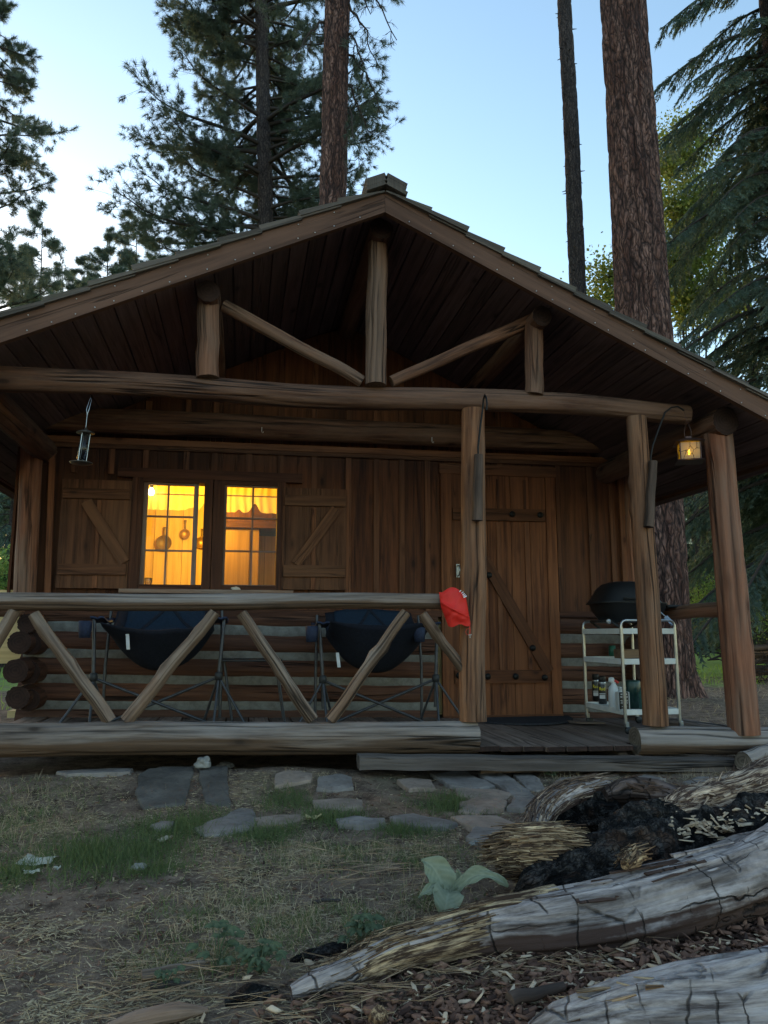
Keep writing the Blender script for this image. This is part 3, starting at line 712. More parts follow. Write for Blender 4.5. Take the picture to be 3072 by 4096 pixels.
# bare bulb lamp fixed high by the left window
lp=aY(605,1968,WY+.105)
t=thing('wall_lamp','glowing bare bulb shining through the top left pane of the left window','lamp',lp)
M['bulb']=emit('lit bulb glass',(1,.62,.22),5)
mb=MB(); mb.lathe([(0,-.03),(.018,-.024),(.027,-.006),(.024,.012),(.012,.03),(.010,.04)],lp,14); mb.build('bulb',M['bulb'],t)
mb=MB(); mb.lathe([(.013,.036),(.015,.06),(.03,.07),(.03,.085),(0,.09)],lp,12); mb.tube([lp+Vector((0,0,.08)),lp+Vector((0,.0,.12))],.008,6); mb.build('lamp_socket',iron,t)
ld=bpy.data.lights.new('cabin light','POINT'); ld.energy=11; ld.color=(1,.565,.06); ld.shadow_soft_size=.05; lo=bpy.data.objects.new('cabin_light',ld); COL.objects.link(lo); lo.location=lp+Vector((.35,.75,-.05)); put(lo,t)
# pans on the inner wall
panm=plain('cast iron pan',(.16,.11,.06),.5,.5,.3,0)
def pan(px,py,r,hl,label,ring=False,tilt=0):
    Y=IY-.04; c=aY(px,py,Y); t=thing('frying_pan',label,'pan',c,'pans hung on the inner wall')
    R=Matrix.Rotation(radians(90),3,'X')@Matrix.Rotation(tilt,3,'Z')
    mb=MB(); mb.lathe([(0,-.012),(r*.85,-.012),(r,.016),(r*.93,.016),(r*.8,-.004),(0,-.004)],c,26,.5,0,R); mb.build('pan_body',panm if not ring else plain('pan rim steel',(.35,.22,.1),.4,.5,.6,0),t)
    up=Vector((sin(tilt)*.4,0,1)).normalized(); mb=MB(); mb.tube([c+up*r*.95,c+up*(r+hl*.5)+Vector((0,-.01,0)),c+up*(r+hl)],[.010,.008,.013],8); mb.build('handle',panm,t)
    return t
pan(656,2172,.078,.085,'wide dark pan hung across the middle muntin of the left window')
pan(740,2136,.052,.09,'small round skillet hung right of the wide dark pan',True)
pan(805,2170,.060,.08,'pale skillet hung in the open strip of the left window',True)
# jar on the inner sill
c=aY(592,2338,WY+.17); c.z=wz0+.002
mb=MB(); mb.lathe([(0,0),(.026,.0),(.030,.01),(.026,.03),(.030,.055),(.033,.085),(.030,.087),(.027,.06),(.022,.03),(0,.008)],c,18); o=mb.build('glass_tumbler',M['tumbler'] if 'tumbler' in M else glass('tumbler glass',(.9,.85,.7),.05,.3,1.2)); tag(o,'small glass tumbler on the inner sill at the bottom left pane','glass')
mb=MB(); mb.box(((w0+w3)/2,WY+.16,wz0-.015),(w3-w0+.2,.15,.028),0,None,.5); mb.build('inner_sill',M['pine'],cabin)
# tall cupboard and shelf box seen in the right window
a=aY(895,2200,2.9); b=aY(1048,2200,2.9); 
t=thing('cupboard','dim wooden cupboard standing behind the left half of the right window','cupboard',((a.x+b.x)/2-.1,3.1,.27))
mb=MB(); zt=aY(960,2110,2.9).z; mb.box(((a.x+b.x)/2-.08,3.15,(zt+.27)/2),(b.x-a.x+.1,.5,zt-.27),2,None,.3); mb.build('carcass',M['cab'],t,bevel=.004)
mb=MB(); mb.box(((a.x+b.x)/2-.1,2.892,(zt+.27)/2),(b.x-a.x-.04,.014,zt-.33),2,None,.4); mb.build('cupboard_door',M['cab'],t,bevel=.003)
t=thing('wall_cabinet','dark wall cabinet high in the right window under the valance','cabinet',(aY(1010,2060,2.95).x,3.15,2.0))
za=aY(1000,2110,2.8).z; zb2=2.38; mb=MB(); xa=aY(880,2080,2.8).x; xb=aY(1180,2080,2.8).x; mb.box(((xa+xb)/2,3.12,(za+zb2)/2),(xb-xa,.62,zb2-za),0,None,.1); mb.build('carcass',M['trim'],t,bevel=.004)
mb=MB(); mb.box(((xa+xb)/2-.2,2.805,(za+zb2)/2+.02),((xb-xa)*.4,.014,zb2-za-.08)); mb.box(((xa+xb)/2+.2,2.805,(za+zb2)/2+.02),((xb-xa)*.4,.014,zb2-za-.08)); mb.split('cabinet_door',M['trim'],t)
# stone lying on the outer window sill
M['rock']=None
def rockmat(name,c1,c2,sc_=9,b=.01):
    w=N(name); g=w.n('ShaderNodeTexCoord').outputs['Object']; nz=w.noise(g,sc_,6,.65); n2=w.noise(g,sc_*5,4,.6)
    col=w.mix(c1,c2,w.ramp(nz,[(.3,0.),(.7,1.)])); col=w.mix(col,mul(c1,.5),w.ramp(n2,[(.55,0.),(.75,.6)])); return w.fin(col,.9,w.bump(w.math('ADD',nz,w.math('MULTIPLY',n2,.4)),b))
M['rock']=rockmat('grey stone',(.12,.11,.10),(.30,.28,.25)); M['slate']=rockmat('slate flagstone',(.12,.095,.082),(.28,.235,.205),6,.012); M['slated']=rockmat('dark earthy flagstone',(.055,.045,.038),(.15,.125,.105),6,.014); M['slatew']=rockmat('warm flagstone',(.17,.12,.09),(.36,.26,.20),6,.012)
def rock(name,c,size,mat,label,cat,seed,rz=0,sub=4,group=None,amp=.35):
    import bmesh
    bm=bmesh.new(); bmesh.ops.create_icosphere(bm,subdivisions=sub,radius=1)
    for v in bm.verts:
        p=v.co.copy(); d=1+amp*mn.noise(p*1.3+Vector((seed,0,0)))+amp*.35*mn.noise(p*4+Vector((0,seed,0)))
        q=p*d; v.co=Vector((q.x*size[0],q.y*size[1],max(q.z,-.6)*size[2]))
    me=bpy.data.meshes.new(name); bm.to_mesh(me); bm.free(); me.materials.append(mat)
    for p in me.polygons: p.use_smooth=sub>3
    o=bpy.data.objects.new(name,me); COL.objects.link(o); o.location=c; o.rotation_euler=(0,0,rz); tag(o,label,cat,group); return o
p=aY(943,2346,WY-.045); rock('stone',(p.x,p.y,wz0-.004),(.036,.02,.017),rockmat('pale quartz',(.4,.36,.3),(.6,.55,.48),20,.004),'small pale stone lying on the outer window sill','stone',3,.3,3)

# ================================================================== PORCH PROPS
M['navy']=plain('dark navy fabric',(.012,.014,.022),.85,.2,0,60,.3,.001); M['blue']=plain('blue fabric',(.011,.022,.040),.85,.2,0,60,.25,.001); M['navy2']=plain('navy nylon',(.022,.03,.06),.7,.3,0,50,.3,.001)
M['steel']=plain('grey steel tube',(.055,.055,.06),.45,.5,.5,25,.3); M['plast']=plain('black plastic',(.02,.02,.02),.55,.4,0,0)
def camp_chair(loc,label,kind):
    t=thing('camp_chair',label,'chair',loc,'hammock camp chairs on the porch'); o=Vector(loc)
    W=.40; hubz=.345
    def sl(u,v):       # bucket: v 0 front lip ... 1 top of the back
        x=(u-.5)*2
        bot=.375+.27*abs(x)**2.2
        y=-.26+.64*v
        if v<.45: k=(1-v/.45); z=bot+((.70 if kind==1 else .745)-.05*(1-x*x)*(1 if kind==1 else .6)-bot)*k**1.5
        else: k=(v-.45)/.55; z=bot+(.845-.03*x*x-bot)*k**1.25
        wr=.010*mn.noise(Vector((x*3,v*6,loc[0]*5)))+.012*mn.noise(Vector((x*1.3+v*3,v*1.2,loc[0]*2)))
        return o+Vector((x*(.37-.03*v)+wr,y+.03*mn.noise(Vector((x*1.5,v*2,3)))+wr,z+.008*mn.noise(Vector((x*3,v*3,loc[0])))))
    mb=MB(); mb.grid(sl,31,31); mb.build('sling',M['navy'],t,sol=.006)
    mb=MB(); mb.grid(lambda u,v: sl(.10+.8*u,.70+.30*v)+Vector((0,-.012,.004)),20,10); bk=mb.build('back_panel',M['blue'],t,sol=.006)
    mb=MB(); 
    for a,b,c in ((.15,.72,.5),(.85,.72,.5)): mb.grid(lambda u,v,a=a,c=c: sl(a+(c-a)*v+.04*u,.72+.28*v)+Vector((0,-.022,.0)),6,12)
    mb.build('back_strap',M['navy'],bk,sol=.004)
    P=lambda x,y,z:o+Vector((x,y,z))
    for s in (-1,1):
        mb=MB(); mb.tube([P(s*.40,-.17,hubz-.20),P(s*.405,-.17,hubz),P(s*.43,-.12,.74)],.0125,10); mb.build('pole',M['steel'],t)
        mb=MB(); mb.tube([P(s*.41,.30,.02),P(s*.41,.30,.4),P(s*.40,.36,.80)],.011,8); mb.build('pole',M['steel'],t)
        mb=MB(); mb.lathe([(.012,-.03),(.026,-.026),(.028,.0),(.024,.022),(.013,.028)],P(s*.405,-.17,hubz),12); mb.build('hub',M['plast'],t)
        for (dx,dy) in ((.20,-.13),(-.02,-.16),(-.10,.12)):
            mb=MB(); mb.tube([P(s*.405,-.17,hubz-.005),P(s*(.405+dx),-.17+dy,.012)],.009,8); mb.build('leg',M['steel'],t)
            mb=MB(); mb.lathe([(0,0),(.014,.0),(.014,.02),(.009,.03)],P(s*(.405+dx),-.17+dy,.0),8); mb.build('foot',M['plast'],t)
        mb=MB(); mb.tube([P(s*.40,-.16,hubz-.01),P(-s*.33,-.10+.01*s,.035)],.010,8); mb.build('cross_brace',M['steel'],t)
        mb=MB(); mb.grid(lambda u,v: P(s*(.36+.09*v),-.16+.50*u,.735-.03*sin(pi*u)+.006*sin(9*v)),14,5); mb.build('armrest',M['navy2'],t,sol=.012)
    # cup holder pouch on one arm
    mb=MB(); 
    for k in ((-.47,) if kind==1 else (-.49,.28)):
        mb.lathe([(.036,-.02),(.042,.03),(.044,.09),(.040,.092),(.036,.0)],P(k,-.20,.62),14)
    mb.split('cup_holder',M['navy2'],t)
    mb=MB(); 
    q=P(-.20 if kind==1 else -.33,-.285,.545 if kind==1 else .45); mb.grid(lambda u,v:q+Vector((.022*u+.012*v,.004*sin(6*v),.10*(1-v)-.02)),4,8); mb.build('care_tag',plain('white tag fabric',(.55,.55,.55),.8,.2,0,0),t)
    return t
camp_chair((-.545,.98,fz(-.55)),'dark hammock camp chair with blue back below the lit left window','a') if False else None
camp_chair((-.545,.98,fz(-.55)),'dark hammock camp chair with blue back, left of the small folding table',1)
camp_chair((.975,.98,fz(.97)),'navy hammock camp chair behind the V braces, right of the small folding table',2)
# small folding table between them
a=aY(875,2640,1.2); b=aY(1125,2645,1.2); zt=a.z; f0=fz(a.x)
t=thing('folding_table','low black folding camp table between the two camp chairs','table',((a.x+b.x)/2,1.2,f0))
mb=MB(); mb.box(((a.x+b.x)/2,1.2,zt),(b.x-a.x,.36,.014)); 
mb.build('table_top',M['plast'],t,bevel=.005)
for s,xx in ((-1,a.x+.04),(1,b.x-.04)):
    for yy in (1.06,1.34):
        mb=MB(); mb.tube([(xx,yy,zt-.01),(xx+s*.07*(-1 if s<0 else 1)*1.0,yy,f0+.005)],.007,6); mb.build('leg',M['steel'],t)
# ---- door mat
cx_=aY(2128,2885,1.2).x; mb=MB(); fz_=fz(2.2)
pm=aZ(2120,2905,fz_); pw=.44
pts=[(2.215+ (.0)+pw*cos(a),1.46-.48*sin(a),fz_+.004) for a in [pi*i/30 for i in range(31)]]
mb.prism(pts,(0,0,0),(0,0,.016),.5); o=mb.build('door_mat',plain('dark coir mat',(.035,.034,.038),.95,.1,0,120,.5,.004),None,bevel=.004); tag(o,'dark half-round mat on the porch floor at the plank door','mat')

# ---- utility cart
cs=Vector((2.665,.50,fz(2.85)))
cart=thing('utility_cart','three tier white and chrome rolling cart beside the right hand post','cart',(2.86,.8,cs.z))
M['white']=plain('white enamel',(.66,.67,.65),.35,.5,0,12,.15); M['chrome']=plain('dull chrome tube',(.42,.44,.46),.28,.5,.85,20,.15)
cw,cl=.415,.62; c0=cs
CZ=[.20,.475,.715]
CZ=[aY(2490,y,.50).z-cs.z for y in (2851,2648,2526)]
for zz in CZ:
    mb=MB(); mb.box(c0+Vector((cw/2,cl/2,zz)),(cw,cl,.012)); 
    for a_,b_,sx,sy in ((cw/2,0,cw,.012),(cw/2,cl,cw,.012),(0,cl/2,.012,cl),(cw,cl/2,.012,cl)): mb.box(c0+Vector((a_,b_,zz+.002)),(sx+.004,sy+.004,.040))
    mb.build('shelf',M['white'],cart,bevel=.004)
for i,(sx,sy) in enumerate(((0,0),(cw,0),(0,cl),(cw,cl))):
    mb=MB(); mb.tube([c0+Vector((sx,sy,.075)),c0+Vector((sx,sy,CZ[2]+.03))],.0125,10); mb.build('leg',M['chrome'],cart)
    mb=MB(); q=c0+Vector((sx,sy,.0)); mb.box(q+Vector((.008,0,.068)),(.026,.024,.035)); fk=mb.build('caster_fork',M['chrome'],cart,bevel=.003)
    mb=MB(); mb.lathe([(0,-.011),(.024,-.011),(.028,-.006),(.028,.006),(.024,.011),(0,.011)],q+Vector((.02,0,.028)),16,.5,0,Matrix.Rotation(radians(90),3,'X')); mb.build('wheel',M['plast'],cart)
for y_ in (0,cl):
    mb=MB(); P=[c0+Vector((0,y_,CZ[2]+.02)),c0+Vector((0,y_,CZ[2]+.045))]+[c0+Vector((.04-.04*cos(a),y_,CZ[2]+.045+.035*sin(a))) for a in (.5,1.0,1.5)]+[c0+Vector((cw-.04+.04*cos(a),y_,CZ[2]+.045+.035*sin(a))) for a in (1.5,1.0,.5)]+[c0+Vector((cw,y_,CZ[2]+.045)),c0+Vector((cw,y_,CZ[2]+.02))]
    mb.tube(P,.010,10); mb.build('handle',M['chrome'],cart)
# ---- grill on the cart
gz0=cs.z+CZ[2]+.018
gr=thing('portable_grill','black domed portable grill sitting on top of the rolling cart','grill',(2.9,.82,gz0))
M['grill']=plain('black grill enamel',(.010,.010,.011),.55,.3,0,0); gc=Vector((2.905,.84,gz0))
def superel(cx,cy,rx,ry,zf,nu=40):  # ring helper
    return [(cx+rx*(abs(cos(a))**.6)*(1 if cos(a)>0 else -1),cy+ry*(abs(sin(a))**.6)*(1 if sin(a)>0 else -1),zf) for a in [2*pi*i/nu for i in range(nu)]]
def loft(mb,rings,tone=.5,mi=0,cap=True):
    n=len(rings[0]); V=[p for r in rings for p in r]; F=[(i*n+k,i*n+(k+1)%n,(i+1)*n+(k+1)%n,(i+1)*n+k) for i in range(len(rings)-1) for k in range(n)]
    if cap: F+= [tuple(range(n))[::-1],tuple((len(rings)-1)*n+k for k in range(n))]
    mb.add(V,F,None,tone,mi,True)
ring=lambda sx,sy,z: superel(gc.x,gc.y,sx*.94,sy*1.0,gc.z+z*1.15)
mb=MB(); loft(mb,[ring(.16,.12,.045),ring(.22,.16,.06),ring(.27,.20,.12),ring(.285,.215,.165),ring(.29,.22,.17)]); mb.build('firebox',M['grill'],gr)
mb=MB(); gc=gc+Vector((-.03,0,0)); loft(mb,[ring(.285,.215,.165),ring(.270,.21,.18),ring(.235,.19,.215),ring(.205,.175,.26),ring(.16,.13,.295),ring(.09,.08,.312),ring(.03,.02,.316)]); lid=mb.build('lid',M['grill'],gr)
mb=MB(); q=gc+Vector((-.10,-.235,.225)); mb.tube([q+Vector((0,.03,0)),q,q+Vector((.20,0,0)),q+Vector((.20,.03,0))],.009,8); mb.build('lid_handle',M['plast'],lid)
for s in (-1,1):
    if s>0: mb=MB(); mb.box(gc+Vector((s*.36,0,.172)),(.17,.30,.022)); mb.build('side_table',M['grill'],gr,bevel=.008)
    mb=MB(); mb.tube([gc+Vector((s*.12,-.17,.008)),gc+Vector((s*.20,-.16,.06)),gc+Vector((s*.20,.16,.06)),gc+Vector((s*.12,.17,.008))],.010,8); mb.build('leg',M['plast'],gr)
mb=MB(); q=gc+Vector((-.235,-.18,.055)); mb.lathe([(0,0),(.017,.0),(.019,.008),(.012,.012),(0,.012)],q+Vector((0,-.02,0)),16,.5,0,Matrix.Rotation(radians(90),3,'X')); mb.build('control_knob',plain('grey knob',(.35,.35,.35),.4,.5,.5,0),gr)
# tongs lying on the cart under the grill
mb=MB(); z_=gz0+.006
for d in (0,.03): mb.tube([(2.86+d,.515,z_),(2.93+d*.6,.56,z_+.012),(3.02,.62,z_+.004)],.005,6)
o=mb.build('tongs',plain('red handled steel tongs',(.35,.18,.16),.4,.5,.4,0)); tag(o,'metal tongs lying on the cart top in front of the grill','tongs')
mb=MB(); q=Vector((3.085,.52,gz0+.03)); mb.plank(q,q+Vector((-.04,.03,.06)),.035,.003,(0,-1,.2)); mb.tube([q+Vector((-.04,.03,.06)),q+Vector((-.10,.08,.14))],.005,6); o=mb.build('spatula',plain('bright spatula steel',(.35,.37,.38),.25,.5,.9,0)); tag(o,'bright metal spatula leaning on the grill beside the far right post','spatula')
# ---- things on the shelves
mz=cs.z+CZ[1]+.008; bz=cs.z+CZ[0]+.008
def cup(x,y,z,r0,r1,h,mat,label,cat='cup',name='cup'):
    mb=MB(); mb.lathe([(0,.0),(r0,.0),(r1,h),(r1-.003,h),(r0-.003,.004),(0,.004)],(x,y,z),20); o=mb.build(name,mat); tag(o,label,cat); return o
SH=lambda px,py,z: (aZ(px,py,z).x,aZ(px,py,z).y)
tx,ty=SH(2405,2624,mz); tr=MB(); tr.box((tx,ty,mz+.006),(.20,.17,.010)); tr.box((tx,ty-.085,mz+.013),(.20,.006,.018)); tr.box((tx,ty+.085,mz+.013),(.20,.006,.018)); o=tr.build('tray',plain('dark blue plastic tray',(.01,.03,.09),.5,.4,0,0),None,bevel=.003); tag(o,'dark blue tray on the middle shelf of the cart','tray')
cup(*SH(2382,2620,mz),mz+.012,.024,.030,.085,plain('white enamel mug',(.6,.62,.64),.4,.5,0,0),'white cup on the blue tray, leftmost on the middle shelf')
jx,jy=SH(2418,2622,mz); o=cup(jx,jy,mz+.012,.026,.030,.07,glass('clear jar',(.8,.78,.75),.05,.3,1.0),'clear jar with orange contents on the blue tray','jar','jar')
mb=MB(); mb.lathe([(0,.006),(.022,.006),(.025,.052),(0,.055)],(jx,jy,mz+.012),16); mb.build('contents',plain('orange contents',(.30,.11,.04),.8,.2,0,0),o)
cup(*SH(2450,2626,mz),mz+.003,.030,.028,.088,plain('green plastic cup',(.02,.11,.07),.45,.5,0,0),'green cup upside down beside the tray on the middle shelf')
bx_,by_=SH(2525,2634,mz); mb=MB(); mb.box((bx_,by_+.06,mz+.035),(.15,.16,.07),0); o=mb.build('wooden_box',M['pine2'] if 'pine2' in M else wood('aged box wood',(.10,.07,.05),(.2,.15,.10),None,30),None,bevel=.003); tag(o,'low wooden box on the middle shelf partly behind the post','box')
def text(body,size,loc,rot,mat,parent,name='label_text',ext=.0006,sx=1):
    cu=bpy.data.curves.new(name,'FONT'); cu.body=body; cu.size=size; cu.extrude=ext; cu.align_x='CENTER'; cu.align_y='CENTER'; cu.offset=.0004
    tmp=bpy.data.objects.new(name+'_src',cu); COL.objects.link(tmp); dg=bpy.context.evaluated_depsgraph_get(); me=bpy.data.meshes.new_from_object(tmp.evaluated_get(dg)); COL.objects.unlink(tmp); bpy.data.objects.remove(tmp)
    me.materials.clear(); me.materials.append(mat); me.transform(Matrix.Translation(loc)@rot.to_4x4()@Matrix.Diagonal((sx,1,1,1))); o=bpy.data.objects.new(name,me); COL.objects.link(o); put(o,parent); return o
RX=Matrix.Rotation(radians(90),3,'X'); yel=plain('yellow label ink',(.75,.62,.03),.5,.4,0,0); wht=plain('white label paper',(.55,.55,.55),.6,.3,0,0); blk=plain('glossy black can',(.012,.012,.012),.3,.5,0,0)
SH=lambda px,py,z: (aZ(px,py,z).x,aZ(px,py,z).y)
for i,(x,y,lab) in enumerate(((*SH(2386,2803,bz),'black spray can with yellow lettering, back one of the pair on the bottom shelf'),(*SH(2412,2815,bz),'black spray can with yellow lettering, front one of the pair on the bottom shelf'))):
    t=thing('spray_can',lab,'spray can',(x,y,bz),'spray cans on the bottom shelf')
    mb=MB(); mb.lathe([(0,0),(.030,.0),(.032,.004),(.032,.150),(.030,.155)],(x,y,bz),22); mb.build('can_body',blk,t)
    mb=MB(); mb.lathe([(.0325,.150),(.028,.165),(.024,.172)],(x,y,bz),22); mb.build('shoulder',M['chrome'],t)
    mb=MB(); mb.lathe([(.027,.168),(.028,.205),(.024,.212),(0,.212)],(x,y,bz),18); mb.build('cap',M['plast'],t)
    rz=Matrix.Rotation(radians(-28),3,'Z'); d=rz@Vector((0,-.034,0)); text('Raid',.034,Vector((x,y,bz+.115))+d,rz@RX,yel,t,sx=.75)
    mb=MB(); mb.box(Vector((x,y,bz+.055))+d*.97,(.042,.003,.028),0,rz); mb.build('label',wht,t)
    mb=MB(); mb.box(Vector((x,y,bz+.078))+d*.97,(.046,.0025,.006),0,rz); mb.build('label_band',wht,t)
x,y=SH(2458,2834,bz); t=thing('cleaner_bottle','white spray bottle with a red trigger cap on the bottom shelf of the cart','bottle',(x,y,bz))
mb=MB(); mb.lathe([(0,0),(.036,.0),(.040,.006),(.040,.12),(.034,.150),(.018,.172),(.015,.19)],(x,y,bz),24); mb.build('bottle_body',plain('white bottle plastic',(.55,.57,.58),.4,.5,0,0),t)
mb=MB(); mb.lathe([(.018,.185),(.020,.21),(.016,.222),(0,.225)],(x-.012,y,bz),16); mb.box((x-.02,y,bz+.205),(.03,.02,.03)); mb.build('spray_head',plain('white bottle head',(.55,.57,.58),.4,.5,0,0),t,bevel=.004)
mb=MB(); mb.box((x+.022,y-.004,bz+.192),(.036,.016,.018),0,Matrix.Rotation(.5,3,'Y')); mb.build('trigger',plain('red trigger',(.45,.02,.02),.4,.5,0,0),t,bevel=.003)
x,y=SH(2492,2842,bz); t=thing('black_label_jug','squat white jug with a black printed label beside the spray bottle','jug',(x,y,bz))
mb=MB(); mb.box((x,y,bz+.065),(.085,.05,.13)); mb.lathe([(.018,.125),(.016,.15),(.02,.15),(.02,.165),(0,.165)],(x-.01,y,bz),14); mb.build('jug_body',plain('off white jug plastic',(.5,.52,.52),.4,.5,0,0),t,bevel=.01)
mb=MB(); mb.box((x-.002,y-.0265,bz+.07),(.072,.003,.118)); lb=mb.build('label',blk,t)
mb=MB(); 
for k,(w_,zz) in enumerate(((.05,.115),(.058,.10),(.055,.092),(.058,.072),(.05,.062),(.055,.054),(.04,.03))): mb.box((x-.002,y-.0285,bz+zz),(w_,.001,.0035 if k else .008))
mb.build('print_lines',wht,lb)
mb=MB(); mb.tube([(x+.02,y,bz+.125),(x+.03,y,bz+.155),(x-.005,y,bz+.165)],.006,8); mb.build('jug_handle',M['plast'],t)
gm=glass('green bottle glass',(.03,.16,.12),.05,.05,1.5)
for i,(x,y,r,h,lab) in enumerate(((*SH(2535,2832,bz),.055,.19,'tall dark green canister at the back of the bottom shelf'),(*SH(2582,2840,bz),.042,.165,'green glass bottle in front of the dark canister, half behind the post'))):
    mb=MB(); mb.lathe([(0,0),(r,.0),(r,h*.7),(r*.62,h*.98),(r*.62,h),(0,h)] if i else [(0,0),(r,0),(r,h),(r*.9,h+.01),(0,h+.01)],(x,y,bz),22); o=mb.build('canister' if i==0 else 'bottle',plain('dark green plastic' if i==0 else 'green bottle',(.012,.045,.038) if i==0 else (.03,.12,.10),.35,.5,0,0)); tag(o,lab,'canister' if i==0 else 'bottle')
print('SHELF',SH(2386,2803,bz),SH(2492,2842,bz),SH(2582,2840,bz),SH(2382,2620,mz),SH(2525,2634,mz))
# board scrap on the deck by the cart
p=aZ(2345,2892,fz(2.5)+.01); mb=MB(); mb.box((p.x,p.y,fz(p.x)+.018),(.26,.14,.012),0,Matrix.Rotation(.3,3,'Z')@Matrix.Rotation(.06,3,'Y')); o=mb.build('board_scrap',M['deck']); tag(o,'loose board scrap on the deck right of the mat','board')

# ---- red stuff sack over the end of the handrail
M['red']=plain('red ripstop nylon',(.62,.016,.008),.62,.4,0,9,.12,.002); M['redd']=plain('dark red lining',(.06,.004,.004),.9,.2,0,0)
S0=[(1755,2368),(1790,2352),(1812,2349),(1840,2362),(1866,2392)]; 
t=thing('stuff_sack','red nylon stuff sack hung over the right end of the handrail','bag',aY(1815,2430,-.1))
left=[(1756,2368),(1758,2390),(1764,2430),(1778,2465),(1793,2504)]; right=[(1862,2382),(1868,2410),(1874,2450),(1880,2480),(1882,2500)]
def interp(L,v):
    f=v*(len(L)-1); i=min(int(f),len(L)-2); f-=i; return (L[i][0]*(1-f)+L[i+1][0]*f, L[i][1]*(1-f)+L[i+1][1]*f)
def sk(u,v,front=True):
    a=interp(left,v); b=interp(right,v); px=a[0]+(b[0]-a[0])*u; py=a[1]+(b[1]-a[1])*u
    if v<.25: py-= (1-v/.25)*26*sin(pi*min(1,max(0,(u-.12)/.85)))
    py+= (v**6)*5*sin(u*9)
    bul=sin(pi*u)**.6*(.035+.035*(1-v))*(sin(pi*min(1,v*1.1+.06)*.5)**.6)
    Y=-.066-bul-.010*mn.noise(Vector((u*2.5,v*2.5,1)))-.007*mn.noise(Vector((u*5+v*4,v*5,2)))- (.012*math.exp(-((v-.5-.3*(u-.5))/.05)**2) )
    if not front: Y=-.060-(bul*.15 if v>.2 else bul*.9)
    return aY(px,py,Y)
mb=MB(); mb.grid(lambda u,v: sk(u,v),32,36); mb.grid(lambda u,v: sk(1-u,v,False),32,36); mb.build('sack_body',M['red'],t)
mb=MB(); mb.grid(lambda u,v: sk(.04+.92*u,.965,True).lerp(sk(.04+.92*u,.965,False),v),20,4,.5); mb.build('sack_lining',M['redd'],t)
mb=MB()
for k,(x0,y0,x1,y1) in enumerate(((1838,2367,1844,2361),(1846,2373,1853,2368),(1850,2380,1858,2374),(1853,2385,1862,2379),(1855,2390,1866,2384))):
    mb.tube([aY(x0,y0,-.105),aY(x1,y1,-.098)],.0026 if k<4 else .0038,6)
mb.build('printed_mark',plain('white print',(.75,.72,.75),.6,.3,0,0),t)
mb=MB(); mb.tube([aY(1878,2495,-.10),aY(1880,2520,-.10),aY(1879,2538,-.10)],.0022,6); mb.tube([aY(1878,2512,-.10),aY(1866,2518,-.10),aY(1862,2528,-.10),aY(1866,2537,-.10),aY(1878,2539,-.10)],.0014,6); mb.build('drawcord',M['red'],t)
mb=MB(); mb.tube([aY(1874,2540,-.10),aY(1886,2539,-.10)],.0035,6); mb.tube([aY(1880,2540,-.10),aY(1880,2552,-.10)],.003,6); mb.build('cord_toggle',plain('grey toggle',(.3,.28,.25),.5,.5,0,0),t)

# ---- bird feeder hanging from the tie beam
M['brz']=plain('dark bronze metal',(.10,.085,.07),.4,.5,.7,30,.3)
c=aY(331,1790,-.02); t=thing('hanging_feeder','clear tube feeder with dark metal cap hanging from the left end of the beam','feeder',c)
top=c+Vector((.01,0,.085)); 
mb=MB(); mb.lathe([(.052,.0),(.050,.005),(.022,.018),(.010,.024),(.006,.036),(0,.036)],top,22); mb.build('cap',M['brz'],t)
bot=c+Vector((-.004,0,-.095)); mb=MB(); mb.lathe([(.0,-.006),(.030,-.004),(.062,.0),(.064,.005),(.060,.006),(.03,.004),(.026,.014),(0,.014)],bot,26); mb.build('seed_tray',M['brz'],t)
ax=top-bot; q=ax.to_track_quat('Z','Y').to_matrix(); mb=MB(); mb.lathe([(.026,.0),(.026,ax.length)],bot,24,.5,0,q); mb.build('tube',glass('feeder tube glass',(.4,.4,.4),.2,.08,.4),t)
mb=MB()
for a_ in (0,2.1,4.2): mb.tube([bot+Vector((.027*cos(a_),.027*sin(a_),.0)),top+Vector((.027*cos(a_),.027*sin(a_),.0))],.0022,6)
mb.build('side_rod',M['chrome'],t)
mb=MB(); h=aY(345,1592,-.02); h.x=top.x+.012; k_=top+Vector((.003,0,.115)); mb.tube([top+Vector((0,0,.034)),k_],.0016,6)
mb.tube([k_,k_+Vector((-.006,0,.03)),h+Vector((-.003,.01,-.005)),h+Vector((.0,.02,.01)),h+Vector((.008,.01,-.01)),k_+Vector((.008,0,.03)),k_],.0016,6); mb.lathe([(.005,-.004),(.005,.004)],k_,8); mb.build('wire_hanger',M['chrome'],t)

# ---- branch handled iron hooks fixed to the two posts
def hanger(b0,b1,r,hook,label,Y):
    t=thing('branch_hanger',label,'lantern hook',b0)
    mb=MB(); mb.tube(path(b1,b0,14,.006,int(b0.x*10)),[r*(1.06-.15*i/13) for i in range(14)],18,.3,0,True,True,.08,8,.03,1); mb.build('branch_piece',[M['bark3'],M['endd']],t)
    mb=MB(); mb.tube(hook,.0062,8); mb.build('iron_hook',iron,t)
M['bark3']=wood('dark branch bark',(.032,.023,.018),(.10,.072,.055),(.13,.098,.078),40,5,.7,0,.006)
Yh=-.115; f=lambda x,y,Y=Yh: aY(x,y,Y)
hanger(f(1915,1818),f(1909,2082),.031,[f(1914,1830),f(1912,1790),f(1922,1700),f(1930,1640),f(1934,1598),f(1939,1580,-.14),f(1945,1592,-.18),f(1948,1615,-.19),f(1946,1640,-.19)],'dark branch piece with an empty iron hook on the post by the red sack',Yh)
Y2=-.10; g=lambda x,y,Y=Y2: aY(x,y,Y)
